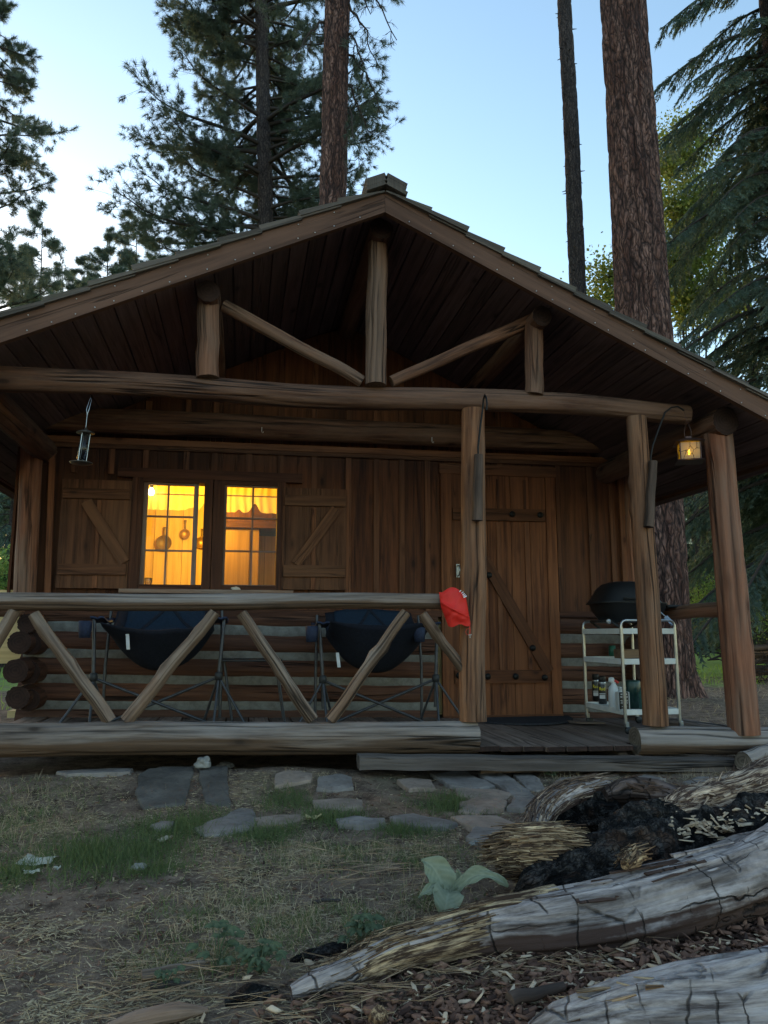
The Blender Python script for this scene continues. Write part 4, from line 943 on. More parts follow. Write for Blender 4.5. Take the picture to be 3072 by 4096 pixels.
hanger(g(2612,1845),g(2595,2108),.031,[g(2602,1860),g(2603,1825),g(2612,1780),g(2635,1715),g(2660,1650),g(2685,1630),g(2710,1626),g(2728,1636),g(2736,1642)],'dark branch piece whose curved iron hook carries the lit lantern',Y2)
# ---- lit candle lantern
c=aY(2756,1808,-.10); t=thing('candle_lantern','square amber glass lantern with a glowing candle hanging beside the far right post','lantern',c)
Rz=Matrix.Rotation(radians(-24),3,'Z'); hw,hh=.062,.058
V=lambda x,y,z: c+Rz@Vector((x,y,z))
def frust(mb,z0,h0,z1,h1,tone=.5): mb.add([V(-h0,-h0,z0),V(h0,-h0,z0),V(h0,h0,z0),V(-h0,h0,z0),V(-h1,-h1,z1),V(h1,-h1,z1),V(h1,h1,z1),V(-h1,h1,z1)],[(0,3,2,1),(4,5,6,7),(0,1,5,4),(1,2,6,5),(2,3,7,6),(3,0,4,7)],None,tone)
M['lant']=plain('aged copper lantern frame',(.085,.045,.038),.5,.5,.6,30,.3)
mb=MB(); frust(mb,-hh-.012,hw+.024,-hh,hw+.004); mb.build('base',M['lant'],t)
mb=MB(); frust(mb,hh,hw+.030,hh+.030,.032); frust(mb,hh+.030,.020,hh+.045,.018); mb.build('lantern_roof',M['lant'],t)
mb=MB()
for sx in (-1,1):
    for sy in (-1,1): mb.tube([V(sx*hw,sy*hw,-hh),V(sx*hw*1.02,sy*hw*1.02,hh)],.0045,6)
mb.split('corner_rod',M['lant'],t)
am=N('amber lantern glass'); tr=am.n('ShaderNodeBsdfTranslucent'); tr.inputs[0].default_value=(.55,.42,.10,1); tp=am.n('ShaderNodeBsdfTransparent'); tp.inputs[0].default_value=(.55,.45,.10,1); mx=am.n('ShaderNodeMixShader'); mx.inputs[0].default_value=.35; am.l(tr.outputs[0],mx.inputs[1]); am.l(tp.outputs[0],mx.inputs[2])
gl=am.n('ShaderNodeBsdfGlossy'); gl.inputs['Roughness'].default_value=.15; m2=am.n('ShaderNodeMixShader'); m2.inputs[0].default_value=.05; am.l(mx.outputs[0],m2.inputs[1]); am.l(gl.outputs[0],m2.inputs[2]); am.l(m2.outputs[0],am.out.inputs[0]); M['amber']=am.m
for k in range(4):
    r_=Matrix.Rotation(k*pi/2,3,'Z'); W=lambda x,y,z: c+Rz@(r_@Vector((x,y,z)))
    mb=MB(); mb.add([W(-hw+.003,-hw,-hh),W(hw-.003,-hw,-hh),W(hw-.003,-hw*1.01,hh),W(-hw+.003,-hw*1.01,hh)],[(0,1,2,3)],None,.5); pn=mb.build('glass_panel',M['amber'],t)
    mb=MB(); e=-hw*1.02
    for L in (((-.058,-.01),(-.03,.0),(-.012,.0)),((-.03,.0),(-.03,-.02),(-.045,-.055)),((-.012,.0),(0,.03),(0,.055)),((0,.03),(.02,.0),(.012,-.025),(-.012,-.025),(-.03,.0)),((.02,.0),(.04,.012),(.058,.008)),((.012,-.025),(.02,-.055)),((.04,.012),(.042,.055))): mb.tube([W(x,e,z) for x,z in L],.0016,5)
    mb.build('leading',iron,pn)
mb=MB(); mb.lathe([(0,-hh),(.022,-hh),(.022,-.025),(0,-.022)],c,16); mb.build('candle',plain('ivory wax',(.65,.55,.3),.6,.3,0,0),t)
mb=MB(); mb.lathe([(0,-.022),(.006,-.014),(.0075,-.004),(.004,.012),(0,.022)],c,12); mb.build('flame',emit('candle flame',(1,.62,.08),5),t)
mb=MB(); r0=V(0,0,hh+.045); tip=g(2737,1645)
mb.tube([V(-.02,0,hh+.04),V(-.022,0,hh+.085),V(-.004,0,hh+.15),V(.004,0,hh+.15),V(.022,0,hh+.085),V(.02,0,hh+.04)],.0018,6); mb.tube([V(0,0,hh+.15),tip+Vector((0,0,-.01)),tip],.0022,6); mb.build('bail_wire',M['lant'],t)
ld=bpy.data.lights.new('candle light','POINT'); ld.energy=.022; ld.color=(1,.60,.18); ld.shadow_soft_size=.012; lo=bpy.data.objects.new('candle_light',ld); COL.objects.link(lo); lo.location=c+Vector((0,0,.004)); put(lo,t)
# ================================================================== GROUND
def _h(ix,iy,s):
    n=(ix.astype(np.int64)*374761393+iy.astype(np.int64)*668265263+s*974634777)&0x7fffffff
    n=((n^(n>>13))*1274126177)&0x7fffffff
    return ((n^(n>>16))&0xffff)/65535.
def vn(x,y,sc_,s=0):
    x=np.asarray(x,float)*sc_; y=np.asarray(y,float)*sc_; ix=np.floor(x); iy=np.floor(y); fx=x-ix; fy=y-iy; fx=fx*fx*(3-2*fx); fy=fy*fy*(3-2*fy)
    a=_h(ix,iy,s);b=_h(ix+1,iy,s);c=_h(ix,iy+1,s);d=_h(ix+1,iy+1,s)
    return (a*(1-fx)+b*fx)*(1-fy)+(c*(1-fx)+d*fx)*fy
def gh(x,y,micro=True):
    x=np.asarray(x,float); y=np.asarray(y,float)
    z=.015+0*x
    z=z+.085*np.exp(-((y+.10)/.45)**2)*(x<1.2)*np.clip((1.2-x),0,1)
    z=z+.95*(1-np.exp(-np.maximum(0,np.maximum(y-7,0))/28.))
    z=z+.9*(1-np.exp(-np.maximum(0,np.abs(x-.8)-12)/30.))*(y<7)
    z=z+.05*np.exp(-(((x-1.7)/.8)**2+((y+2.25)/.45)**2))
    z=z+.04*np.exp(-(((x-1.3)/.7)**2+((y+2.9)/.35)**2))
    far=np.clip((np.hypot(x,y)-6)/10,0,1)
    z=z+far*.25*(vn(x,y,.13,5)-.5)
    if micro:
        k=np.clip(1-np.hypot(x-.5,y+1.5)/9,0,1)
        z=z+k*(.022*(vn(x,y,3.1,1)-.5)+.012*(vn(x,y,11,2)-.5)+.007*(vn(x,y,37,3)-.5))
    inside=(x>-1.7)&(x<3.4)&(y>.1)&(y<5.4)
    return np.where(inside,np.minimum(z,-.02),z)
def axis(a,b,st,lim):
    v=list(np.arange(a,b,st)); s=st; p=v[-1]
    while p<lim: s*=1.13; p+=s; v.append(p)
    s=st; p=v[0]; w=[]
    while p>-lim: s*=1.13; p-=s; w.append(p)
    return np.array(w[::-1]+v)
ax=axis(-2.4,3.8,.024,900); ay=axis(-3.5,.3,.020,900)
GX,GY=np.meshgrid(ax,ay); GZ=gh(GX,GY); nx_,ny_=len(ax),len(ay)
V_=np.stack([GX.ravel(),GY.ravel(),GZ.ravel()],1); ii=np.arange(ny_-1)[:,None]*nx_+np.arange(nx_-1)[None]; F_=np.stack([ii,ii+1,ii+1+nx_,ii+nx_],-1).reshape(-1,4)
def ground_mat():
    w=N('forest ground'); tc=w.n('ShaderNodeTexCoord').outputs['Object']
    big=w.noise(tc,.9,5,.6); mid=w.noise(tc,7,6,.7); fine=w.noise(tc,60,6,.7); ff=w.noise(tc,210,3,.7)
    dirt=w.mix((.050,.030,.021),(.31,.21,.15),w.ramp(mid,[(.34,0.),(.66,1.)])); dirt=w.mix(dirt,(.40,.29,.21),w.math('MULTIPLY',w.ramp(fine,[(.5,0.),(.72,1.)]),.75))
    dirt=w.mix(dirt,(.025,.019,.016),w.ramp(ff,[(.30,.8),(.45,0.)]))
    grn=w.mix((.07,.085,.035),(.16,.17,.08),fine)
    col=w.mix(dirt,grn,w.ramp(w.noise(tc,1.6,5,.7),[(.55,0.),(.70,.4)]))
    sep=w.n('ShaderNodeSeparateXYZ'); w.l(tc,sep.inputs[0])
    # reddish bark litter round the fallen logs
    dx=w.math('MULTIPLY',w.math('SUBTRACT',sep.outputs[0],1.25),.62); dy=w.math('MULTIPLY',w.math('ADD',sep.outputs[1],2.95),1.5); rr=w.math('SQRT',w.math('ADD',w.math('MULTIPLY',dx,dx),w.math('MULTIPLY',dy,dy)))
    rr=w.math('ADD',rr,w.math('MULTIPLY',mid,.35))
    col=w.mix(col,w.mix((.022,.010,.008),(.11,.050,.038),w.ramp(fine,[(.3,0.),(.7,1.)])),w.ramp(rr,[(.62,1.),(.95,0.)]))
    # meadow grass beyond the cabin
    fy=w.math('ADD',w.math('MULTIPLY',sep.outputs[1],.05),w.math('MULTIPLY',big,.5))
    col=w.mix(col,w.mix((.16,.25,.05),(.32,.42,.10),w.noise(tc,3,5,.7)),w.ramp(fy,[(.62,0.),(.75,1.)]))
    far=w.ramp(w.math('MULTIPLY',sep.outputs[1],.01),[(.38,0.),(.55,1.)]); col=w.mix(col,(.03,.045,.02),far)
    h=w.math('ADD',w.math('ADD',w.math('MULTIPLY',mid,.8),w.math('MULTIPLY',fine,.6)),w.math('MULTIPLY',ff,.3))
    return w.fin(col,.95,w.bump(h,.02,1),.15)
g_=npmesh('ground',V_,F_,ground_mat(),smooth=True); tag(g_,'trodden forest ground of dirt, straw and patchy grass in front of the cabin',None,None,'structure')
g_['category']='ground'

A_=lambda L:[(x*.926,2950+y*.926) for x,y in L]; B_=lambda L:[(1536+x*.926,2950+y*.926) for x,y in L]
ST=[(A_([(260,203),(430,182),(560,183),(545,205),(300,216)]),'slate','long thin grey flagstone at the left end, in the grass'),
(A_([(595,215),(700,168),(845,160),(830,215),(800,290),(620,302),(585,260)]),'slated','large dark grey flagstone left of the pale stone by the sill'),
(A_([(852,165),(975,168),(985,235),(1000,300),(890,285),(860,220)]),'slated','grey flagstone with dry tufts on both sides'),
(A_([(858,372),(930,345),(1025,305),(1085,308),(1100,350),(1085,380),(980,392),(890,398)]),'slate','blue grey flagstone at the front, its left edge in the grass'),
(A_([(1100,338),(1200,325),(1300,320),(1310,340),(1220,362),(1110,372)]),'slatew','narrow brown grey flagstone just right of the blue grey front one'),
(A_([(655,362),(700,350),(745,352),(730,375),(670,378)]),'slate','small stone poking out of the green grass patch'),
(A_([(1195,205),(1250,195),(1340,193),(1335,215),(1250,225),(1195,235)]),'slatew','small orange brown flagstone in mid path'),
(A_([(1380,205),(1470,188),(1510,195),(1520,225),(1440,235),(1380,232)]),'slate','grey flagstone right of the small orange brown one'),
(A_([(1362,270),(1450,262),(1555,262),(1560,285),(1470,295),(1375,293)]),'slatew','pinkish flagstone edged by green grass'),
(A_([(1455,340),(1530,328),(1655,335),(1650,352),(1560,362),(1470,358)]),'slate','flat grey flagstone in the front row left of the pointed one'),
(A_([(1015,130),(1060,122),(1160,135),(1155,150),(1040,148)]),'slate','thin stone edge close under the sill log'),
(B_([(66,192),(120,180),(200,180),(212,208),(110,216)]),'slatew','brown flagstone left of the worn orange patch'),
(B_([(215,150),(300,138),(360,142),(460,190),(400,200),(290,192)]),'slate','weathered flagstone under the left end of the step'),
(B_([(320,208),(480,212),(540,232),(500,250),(400,255),(330,238)]),'slatew','long brown flagstone behind the pale orange one'),
(B_([(335,268),(400,252),(470,250),(520,262),(512,290),(430,296),(400,312),(335,298)]),'slatew','pale orange flagstone above the pointed grey stones'),
(B_([(414,136),(470,132),(530,152),(590,195),(640,232),(600,240),(555,238),(490,190),(430,160)]),'slate','long slanting blue grey flagstone below the porch opening'),
(B_([(568,152),(630,148),(665,165),(690,205),(655,212),(620,205)]),'slate','small blue grey flagstone right of the slanting one'),
(B_([(538,285),(560,250),(610,240),(650,244),(640,285),(590,292)]),'slate','grey flagstone partly behind the rotten log tip'),
(B_([(38,328),(130,316),(210,330),(302,352),(240,364),(120,362),(60,348)]),'slate','pointed grey flagstone in the front row'),
(B_([(300,330),(400,322),(480,328),(560,358),(520,378),(440,372),(380,366)]),'slatew','brownish flagstone between the pointed one and the front right one'),
(B_([(362,412),(400,372),(440,376),(495,388),(480,432),(420,430)]),'slate','front right flagstone just left of the rotten log'),
(B_([(738,182),(760,165),(810,162),(828,180),(790,190)]),'slate','small flagstone by the green sprig under the step'),
(B_([(1080,160),(1130,150),(1210,165),(1180,182),(1110,180)]),'slate','flagstone showing just above the rotten log ridge'),
(B_([(1300,178),(1360,160),(1480,158),(1520,172),(1440,190),(1340,192)]),'slate','flat stone near the right end of the step')]
SP=[np.array([[p.x,p.y] for p in (aZ(x,y,.045) for x,y in st[0])]) for st in ST]
def offstone(x,y):
    """0 on a flagstone, 1 off it"""
    k=np.ones_like(x)
    for Pg in SP:
        bb=(x>Pg[:,0].min())&(x<Pg[:,0].max())&(y>Pg[:,1].min())&(y<Pg[:,1].max())
        if not bb.any(): continue
        ins=np.zeros(len(x),bool)
        for a_,b_ in zip(Pg,np.roll(Pg,-1,0)):
            c_=((a_[1]>y)!=(b_[1]>y))&(x<(b_[0]-a_[0])*(y-a_[1])/(b_[1]-a_[1]+1e-9)+a_[0]); ins^=c_
        k[ins]=.06
    return k
def on(px,py): p=aZ(px,py,.02); return p
def blob(px,py,rx,ry):
    c=on(px,py); e=on(px+rx,py); f_=on(px,py-ry); return (c.x,c.y,abs(e.x-c.x)+.01,abs(f_.y-c.y)+.01)
def inblobs(x,y,B,soft=1.0):
    m_=np.zeros_like(x)
    for cx,cy,rx,ry in B: m_=np.maximum(m_,np.exp(-(((x-cx)/rx)**2+((y-cy)/ry)**2)*soft))
    return m_
def sample(n,x0,x1,y0,y1,dens,near=True):
    out=[]; got=0
    while got<n:
        x=rng.uniform(x0,x1,n*2); y=rng.uniform(y0,y1,n*2); d=dens(x,y)
        if near: d=d*np.clip(1.3/np.maximum(.6,np.hypot(x,y+CD)-.9),0,1)**1.0
        k=rng.random(n*2)<d; out.append(np.stack([x[k],y[k]],1)); got+=k.sum()
        if len(out)>60: break
    o=np.concatenate(out)[:n]; return o[:,0],o[:,1]
def scatter_blades(n,reg,dens,L,W,up,lift=.0,bend=.3,seg=2,toner=None,near=True):
    x,y=sample(n,*reg,dens,near); n=len(x); z=gh(x,y)+lift
    a=rng.uniform(0,2*pi,n); u=rng.uniform(up[0],up[1],n); D=np.stack([np.cos(a)*np.cos(u),np.sin(a)*np.cos(u),np.sin(u)],1)
    Ls=rng.uniform(L[0],L[1],n); Ws=rng.uniform(W[0],W[1],n)
    V,F,k=blades(np.stack([x,y,z],1),D,Ls,Ws,bend*rng.uniform(.3,1.3,n)*np.cos(u),None,seg)
    t=np.repeat(np.clip(rng.normal(.5,.25,n),0,1) if toner is None else toner(x,y,n),k)
    return V,F,t
REG=(-2.6,3.9,-3.45,-.05)
GB=[blob(450,3410,250,62),blob(720,3310,190,40),blob(1150,3222,90,28),blob(1330,3275,120,30),blob(1810,3222,120,35),blob(1060,3330,120,35),blob(600,3470,120,25),blob(1640,3320,120,26),blob(60,3500,90,40)]
WB=[blob(1000,3740,330,75),blob(1250,3690,260,60),blob(900,3620,250,50),blob(1560,3740,160,60),blob(1750,3600,120,60),blob(1700,3450,200,50),blob(60,3300,200,120),blob(1350,3420,300,50),blob(800,3850,200,50)]
TB=[blob(300,3110,330,28),blob(900,3120,300,22),blob(1150,3160,60,20),blob(60,3090,200,30),blob(1330,3150,60,25),blob(2260,3110,60,14),blob(2800,3110,80,16)]
LB=[blob(250,3960,520,140),blob(650,3860,300,60),blob(300,3700,250,60),blob(1250,3440,350,40)]
AVOID=lambda x,y: (y<-.15)*offstone(x,y)
d1=lambda x,y: inblobs(x,y,GB)**1.3*(.3+.7*vn(x,y,9,7))*AVOID(x,y)
parts=[scatter_blades(14000,REG,d1,(.025,.070),(.0016,.0032),(.5,1.45),0,.35)]
d2=lambda x,y: inblobs(x,y,WB)**1.2*(vn(x,y,14,9)>.35)*AVOID(x,y)
parts.append(scatter_blades(7000,REG,d2,(.02,.055),(.0014,.0026),(.5,1.4),0,.4,2,lambda x,y,n: np.clip(rng.normal(.75,.25,n),0,1)))
V,F,T=cat_meshes(parts); tag(npmesh('grass',V,F,M['grass'],tone=T),'short green grass in patches before the porch','grass',None,'stuff')
d3=lambda x,y: (.015+.9*inblobs(x,y,TB)+.55*inblobs(x,y,WB))*(vn(x,y,10,12)>.3)*AVOID(x,y)
parts=[scatter_blades(6000,REG,d3,(.03,.075),(.0012,.0024),(.35,1.4),0,.45,3)]
d4=lambda x,y: np.clip((.05+1.5*(vn(x,y,2.3,15)-.30))+.9*inblobs(x,y,LB),.05,1)*(.25+.75*(vn(x,y,8,16)>.5))*AVOID(x,y)
parts.append(scatter_blades(60000,REG,d4,(.010,.040),(.0012,.0036),(-.08,.32),.004,.10,2))
V,F,T=cat_meshes(parts); tag(npmesh('dry_grass',V,F,M['dry'],tone=T),'dry grass and straw litter lying over the dirt','dry grass',None,'stuff')
# long dead pine needles
NBB=[blob(1500,4000,500,70),blob(2000,3930,500,70),blob(1100,3900,250,40),blob(1500,3480,300,50),blob(700,3950,300,80)]
d5=lambda x,y: (.008+.9*inblobs(x,y,NBB))*AVOID(x,y)
x,y=sample(320,*REG,d5); n=len(x); a=rng.uniform(-.7,.7,n)+np.where(rng.random(n)<.5,0,pi); z=gh(x,y)+rng.uniform(.004,.03,n)
P=np.stack([x,y,z],1); parts=[]
for da in (-.05,.05,.0):
    D=np.stack([np.cos(a+da),np.sin(a+da),rng.uniform(-.05,.18,n)],1); V,F,k=blades(P,nrm(D),rng.uniform(.09,.17,n),.0019,rng.uniform(-.05,.12,n),None,3); parts.append((V,F,np.repeat(rng.random(n),k)))
V,F,T=cat_meshes(parts); tag(npmesh('fallen_needles',V,F,M['straw'],tone=T),'long dead pine needles strewn over the ground','pine needles',None,'stuff')
# flake-like chips: bark litter and pale wood chips
def chips(n,dens,smin,smax,asp,lift,name,mat,label,cat,reg=REG,thick=.25,extra=None):
    x,y=sample(n,*reg,dens); n=len(x); z=gh(x,y)+rng.uniform(0,lift,n)
    if extra is not None: x=np.r_[x,extra[:,0]]; y=np.r_[y,extra[:,1]]; z=np.r_[z,extra[:,2]]; n=len(x)
    s=rng.uniform(smin,smax,n)**1.0; L=s*rng.uniform(1,asp,n); Wd=s*rng.uniform(.45,1,n); T_=s*rng.uniform(.12,thick,n)
    base=np.array([(-1,-.7,-1),(.8,-1,-1),(1.1,.6,-1),(-.7,1,-1),(-.8,-.5,1),(.6,-.7,1),(.9,.5,1),(-.5,.8,1)])*.5
    B=np.repeat(base[None],n,0)+rng.normal(scale=.10,size=(n,8,3)); B[:,:,0]*=L[:,None]; B[:,:,1]*=Wd[:,None]; B[:,:,2]*=T_[:,None]
    q=rng.uniform(0,2*pi,n); c_,s_=np.cos(q),np.sin(q); tx=rng.normal(scale=.35,size=n); 
    X=B[:,:,0];Y=B[:,:,1];Z=B[:,:,2]; ct,st=np.cos(tx)[:,None],np.sin(tx)[:,None]; X2=X*ct+Z*st; Z2=-X*st+Z*ct
    ty=rng.normal(scale=.35,size=n); cy,sy=np.cos(ty)[:,None],np.sin(ty)[:,None]; Y2=Y*cy-Z2*sy; Z3=Y*sy+Z2*cy
    Xf=X2*c_[:,None]-Y2*s_[:,None]; Yf=X2*s_[:,None]+Y2*c_[:,None]
    V=np.stack([Xf+x[:,None],Yf+y[:,None],Z3+z[:,None]],-1).reshape(-1,3)
    f=np.array([(0,3,2,1),(4,5,6,7),(0,1,5,4),(1,2,6,5),(2,3,7,6),(3,0,4,7)]); F=(np.arange(n)[:,None,None]*8+f[None]).reshape(-1,4)
    tag(npmesh(name,V,F,mat,tone=np.repeat(rng.random(n),8)),label,cat,None,'stuff')
BB=[blob(2300,3980,900,170),blob(1500,4060,700,60),blob(1100,4060,450,50),blob(2900,3720,300,70),blob(700,4080,300,30),blob(2000,3930,500,60)]
BB2=[(1.25,-2.95,1.0,.33),(.6,-3.0,.6,.2),(1.9,-2.6,.6,.3)]
db=lambda x,y: np.clip(inblobs(x,y,BB2)*1.5-.15,0,1)
chips(15000,db,.006,.026,1.6,.022,'bark_litter',M['barkchip'],'red brown bark crumbs heaped between the fallen logs','bark litter')
chips(6000,lambda x,y:(.12+.3*vn(x,y,4,20))*offstone(x,y),.004,.014,2.0,.006,'debris',M['barkchip'],'small brown crumbs and twig bits on the dirt','debris')
WC=[(1.75,-2.22,.35,.12),(1.25,-2.9,.8,.25),(.9,-2.62,.3,.1)]
chips(900,lambda x,y: np.clip(inblobs(x,y,WC),0,1)*.8,.006,.022,3.2,.03,'wood_chips',M['chip'],'pale splintered wood chips among the fallen logs','wood chips')
chips(3600,lambda x,y:(.10+.45*(vn(x,y,3,33)>.45))*offstone(x,y),.003,.010,3.0,.008,'leaf_litter',M['dry'],'pale leaf and chip flecks scattered on the dirt','leaf litter')

# ---- flagstones (outlines measured on the ground plane)
for i,(pts,mt,lab) in enumerate(ST):
    W_=[aZ(x,y,.045) for x,y in pts]; c=sum(W_,Vector())/len(W_); W_=[c+(p-c)*(1.0 if mt=='slated' else 1.12) for p in W_]
    gs=lambda x,y: float(gh(x,y,False))+.016
    # subdivide outline, rough edge
    O=[]
    for a_,b_ in zip(W_,W_[1:]+W_[:1]):
        n=max(2,int((b_-a_).length/.03))
        for k in range(n): p=a_.lerp(b_,k/n); O.append(p)
    O=[p+Vector((mn.noise(p*14),mn.noise(p*14+Vector((9,0,0))),0))*.010 for p in O]
    mb=MB(); n=len(O); rings=[]
    for s_,dz in ((1.03,-.05),(1.0,-.006),(.975,0.),(.7,.003),(.35,.004)):
        rings+= [Vector((c.x+(p.x-c.x)*s_,c.y+(p.y-c.y)*s_,gs(c.x+(p.x-c.x)*s_,c.y+(p.y-c.y)*s_)+dz+.008*mn.noise(Vector((p.x*s_*9,p.y*s_*9,i))))) for p in O]
    rings.append(Vector((c.x,c.y,gs(c.x,c.y)+.004)))
    F=[(r*n+k,r*n+(k+1)%n,(r+1)*n+(k+1)%n,(r+1)*n+k) for r in range(4) for k in range(n)]+[(4*n+k,4*n+(k+1)%n,5*n) for k in range(n)]
    mb.add(rings,F,None,random.random()); o=mb.build('flagstone',M[mt]); tag(o,lab,'flagstone','flagstones laid before the porch step')
M['step']=wood('dim grey step timber',(.035,.028,.023),(.105,.090,.078),(.14,.13,.12),34,2.6,.95,5,.012,.85,crackw=.022)
# stones, step timber
p=aY(812,3046,-.13); rock('stone',(p.x,p.y,p.z-.01),(.044,.036,.034),M['rock'],'pale angular stone against the sill log','stone',5,.4,4,None,.45)
p=on(900,3075); rock('stone',(p.x,p.y,.04),(.05,.04,.022),M['slate'],'small dark stone just right of the pale angular one','stone',8,.2,3)
mb=MB(); a=aY(1432,3040,-.14); b=aY(2940,3052,-.14)
n=40; P=[a.lerp(b,i/(n-1))+Vector((0,0,.004*mn.noise(Vector((i*.3,0,0))))) for i in range(n)]
off=Vector((4,5,6)); V=[];G=[]
for i,p in enumerate(P):
    for (y_,z_) in ((-.06,-.045),(-.062,0),(-.058,.020),(-.045,.027),(.06,.027),(.06,-.045)):
        q=p+Vector((0,y_+.004*mn.noise(p*6+Vector((0,y_*40,z_*40))),z_+.004*mn.noise(p*5+Vector((3,y_*40,z_*40))))); V.append(q); G.append(Vector((y_,z_,q.x))+off)
F=[(i*6+j,i*6+(j+1)%6,(i+1)*6+(j+1)%6,(i+1)*6+j) for i in range(n-1) for j in range(6)]+[(5,4,3,2,1,0),tuple((n-1)*6+j for j in range(6))]
mb.add(V,F,G,.45); o=mb.build('step_timber',M['step']); tag(o,'long weathered timber step lying below the porch opening','step')
# small firewood piece at the right end of the step
p=aY(3010,3040,-.25); log('firewood',p+Vector((-.10,-.05,.0)),p+Vector((.25,.16,.02)),.058,.055,'grey',None,seed=95,end='endg',noise=.12,res=.03); o=bpy.context.scene.objects[-1] if False else None
for o in list(bpy.data.objects):
    if o.name.startswith('firewood'): tag(o,'short grey chunk of firewood at the right end of the step','firewood')
# paper scraps
pap=plain('grimy paper',(.42,.40,.33),.85,.2,0,14,.2,.002)
def scrap(px,py,w,h,rz,label,seed,cat='paper scrap',name='paper_scrap',mat=pap):
    p=on(px,py); z=float(gh(p.x,p.y))+.012; R=Matrix.Rotation(rz,3,'Z')
    mb=MB(); mb.grid(lambda u,v: Vector((p.x,p.y,z))+R@Vector(((u-.5)*w+.006*mn.noise(Vector((v*3,seed,0))),(v-.5)*h+.006*mn.noise(Vector((u*3,seed,3))),.012*mn.noise(Vector((u*2.5,v*2.5,seed)))+.014*abs(u-.5))),10,10)
    o=mb.build(name,mat,None,sol=.0012); tag(o,label,cat)
scrap(150,3448,.12,.11,-.15,'crumpled cream paper scrap on the ground at the far left',1)
scrap(125,3500,.05,.03,.4,'small torn bit of paper below the crumpled cream one',2)
scrap(228,3484,.022,.02,.2,'tiny pale scrap right of the crumpled cream paper',3)
scrap(598,3080,.055,.05,.5,'pale dead leaf lying on the big dark flagstone','4' and 4,'leaf','dead_leaf',plain('pale dead leaf',(.38,.34,.26),.8,.2,0,20,.2))
scrap(660,3360,.035,.06,-.6,'pale curled leaf in the green grass patch',5,'leaf','dead_leaf',plain('tan dead leaf',(.36,.30,.22),.8,.2,0,20,.2))
scrap(1253,3288,.07,.03,.1,'yellowish dead leaf at the edge of the flagstones',6,'leaf','dead_leaf',plain('yellow dead leaf',(.36,.29,.14),.8,.2,0,20,.2))
p=on(555,3480); rock('stone',(p.x,p.y,.03),(.028,.016,.014),M['rock'],'small pale pebble alone on the bare dirt','stone',12,.1,3)
p=on(1897,3386); rock('stone',(p.x,p.y,.032),(.02,.012,.012),M['rock'],'small white pebble beside the front right flagstone','stone',14,.1,3)
def stick(px0,py0,px1,py1,r,label,mat='twig',z=.02,name='stick'):
    a=on(px0,py0); b=on(px1,py1); a.z=float(gh(a.x,a.y))+z; b.z=float(gh(b.x,b.y))+z
    mb=MB(); mb.tube(path(a,b,12,.008,px0),[r*(1-.4*i/11) for i in range(12)],9,.4,0,True,True,.15,8); o=mb.build(name,M[mat]); tag(o,label,'stick'); return o
stick(1245,3632,1360,3628,.006,'short dark stick on the dirt left of the leafy plant')
stick(565,3935,815,3880,.013,'grey stick lying parallel above the thinner one','brace',.02)
stick(600,3968,760,3945,.008,'thin stick tucked below the grey one','twig',.015)
stick(2040,4092,2260,4050,.016,'bark covered stub at the left tip of the cracked log','bark3',.03)

# ================================================================== FALLEN LOGS
def silver_mat(name,c1,c2,low,crk=.022,ck2=.85):
    w=N(name); g=w.attr('gco').outputs['Vector']; tone=w.attr('tone').outputs['Fac']
    c1,c2,low=warm(c1),warm(c2),warm(low)
    fib=w.noise(w.mapping(g,(1,1,.09)),60,7,.7,.2); pat=w.noise(w.mapping(g,(1,1,.5)),9,5,.65)
    col=w.mix(c1,c2,w.ramp(fib,[(.36,0.),(.62,1.)])); col=w.mix(col,mul(c1,.8),w.math('MULTIPLY',w.ramp(w.noise(w.mapping(g,(1,1,.06),(3,3,3)),15,4,.6),[(.48,0.),(.62,1.)]),.75)); col=w.mix(col,mul(c2,1.25),w.math('MULTIPLY',w.ramp(pat,[(.5,0.),(.7,1.)]),.6))
    col=w.mix(col,w.mix(mul(low,.5),low,fib),w.ramp(w.math('ADD',tone,w.math('MULTIPLY',w.math('SUBTRACT',pat,.5),.9)),[(.46,1.),(.66,0.)]))  # low colour: soil stain, spread up the side to paint the log's shade
    nv=w.n('ShaderNodeTexNoise'); nv.inputs['Scale'].default_value=11; nv.inputs['Detail'].default_value=4; w.l(g,nv.inputs['Vector']); sv=w.n('ShaderNodeVectorMath',operation='SCALE'); sv.inputs['Scale'].default_value=.045; w.l(nv.outputs['Color'],sv.inputs[0]); ad=w.n('ShaderNodeVectorMath',operation='ADD'); w.l(g,ad.inputs[0]); w.l(sv.outputs[0],ad.inputs[1])
    tv=w.voro(w.mapping(ad.outputs[0],(.30,.30,1.)),9,'DISTANCE_TO_EDGE'); tc_=w.math('MULTIPLY',w.ramp(tv,[(0.,1.),(crk,0.)]),w.ramp(w.noise(w.mapping(g,(1,1,1),(5,2,8)),7,3,.6),[(.44,0.),(.52,1.)]))
    ln=w.math('ABSOLUTE',w.math('SUBTRACT',w.noise(w.mapping(ad.outputs[0],(1,1,.07)),10,3,.5),.5)); lc=w.math('MULTIPLY',w.ramp(ln,[(0.,1.),(.016,0.)]),w.ramp(w.noise(w.mapping(g,(1,1,.5),(1,7,3)),5,2,.5),[(.42,0.),(.55,1.)]))
    ck=w.math('MAXIMUM',w.math('MULTIPLY',tc_,ck2),lc); col=w.mix(col,(.012,.009,.008),w.math('MULTIPLY',ck,.92))
    h=w.math('SUBTRACT',w.math('ADD',w.math('MULTIPLY',fib,.35),w.math('MULTIPLY',pat,.4)),ck)
    return w.fin(col,.85,w.bump(h,.012,1),.2)
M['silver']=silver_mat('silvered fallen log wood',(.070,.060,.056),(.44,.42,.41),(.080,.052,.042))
M['silver2']=silver_mat('cracked grey log wood',(.070,.060,.057),(.40,.39,.385),(.10,.070,.056),.016,.75)
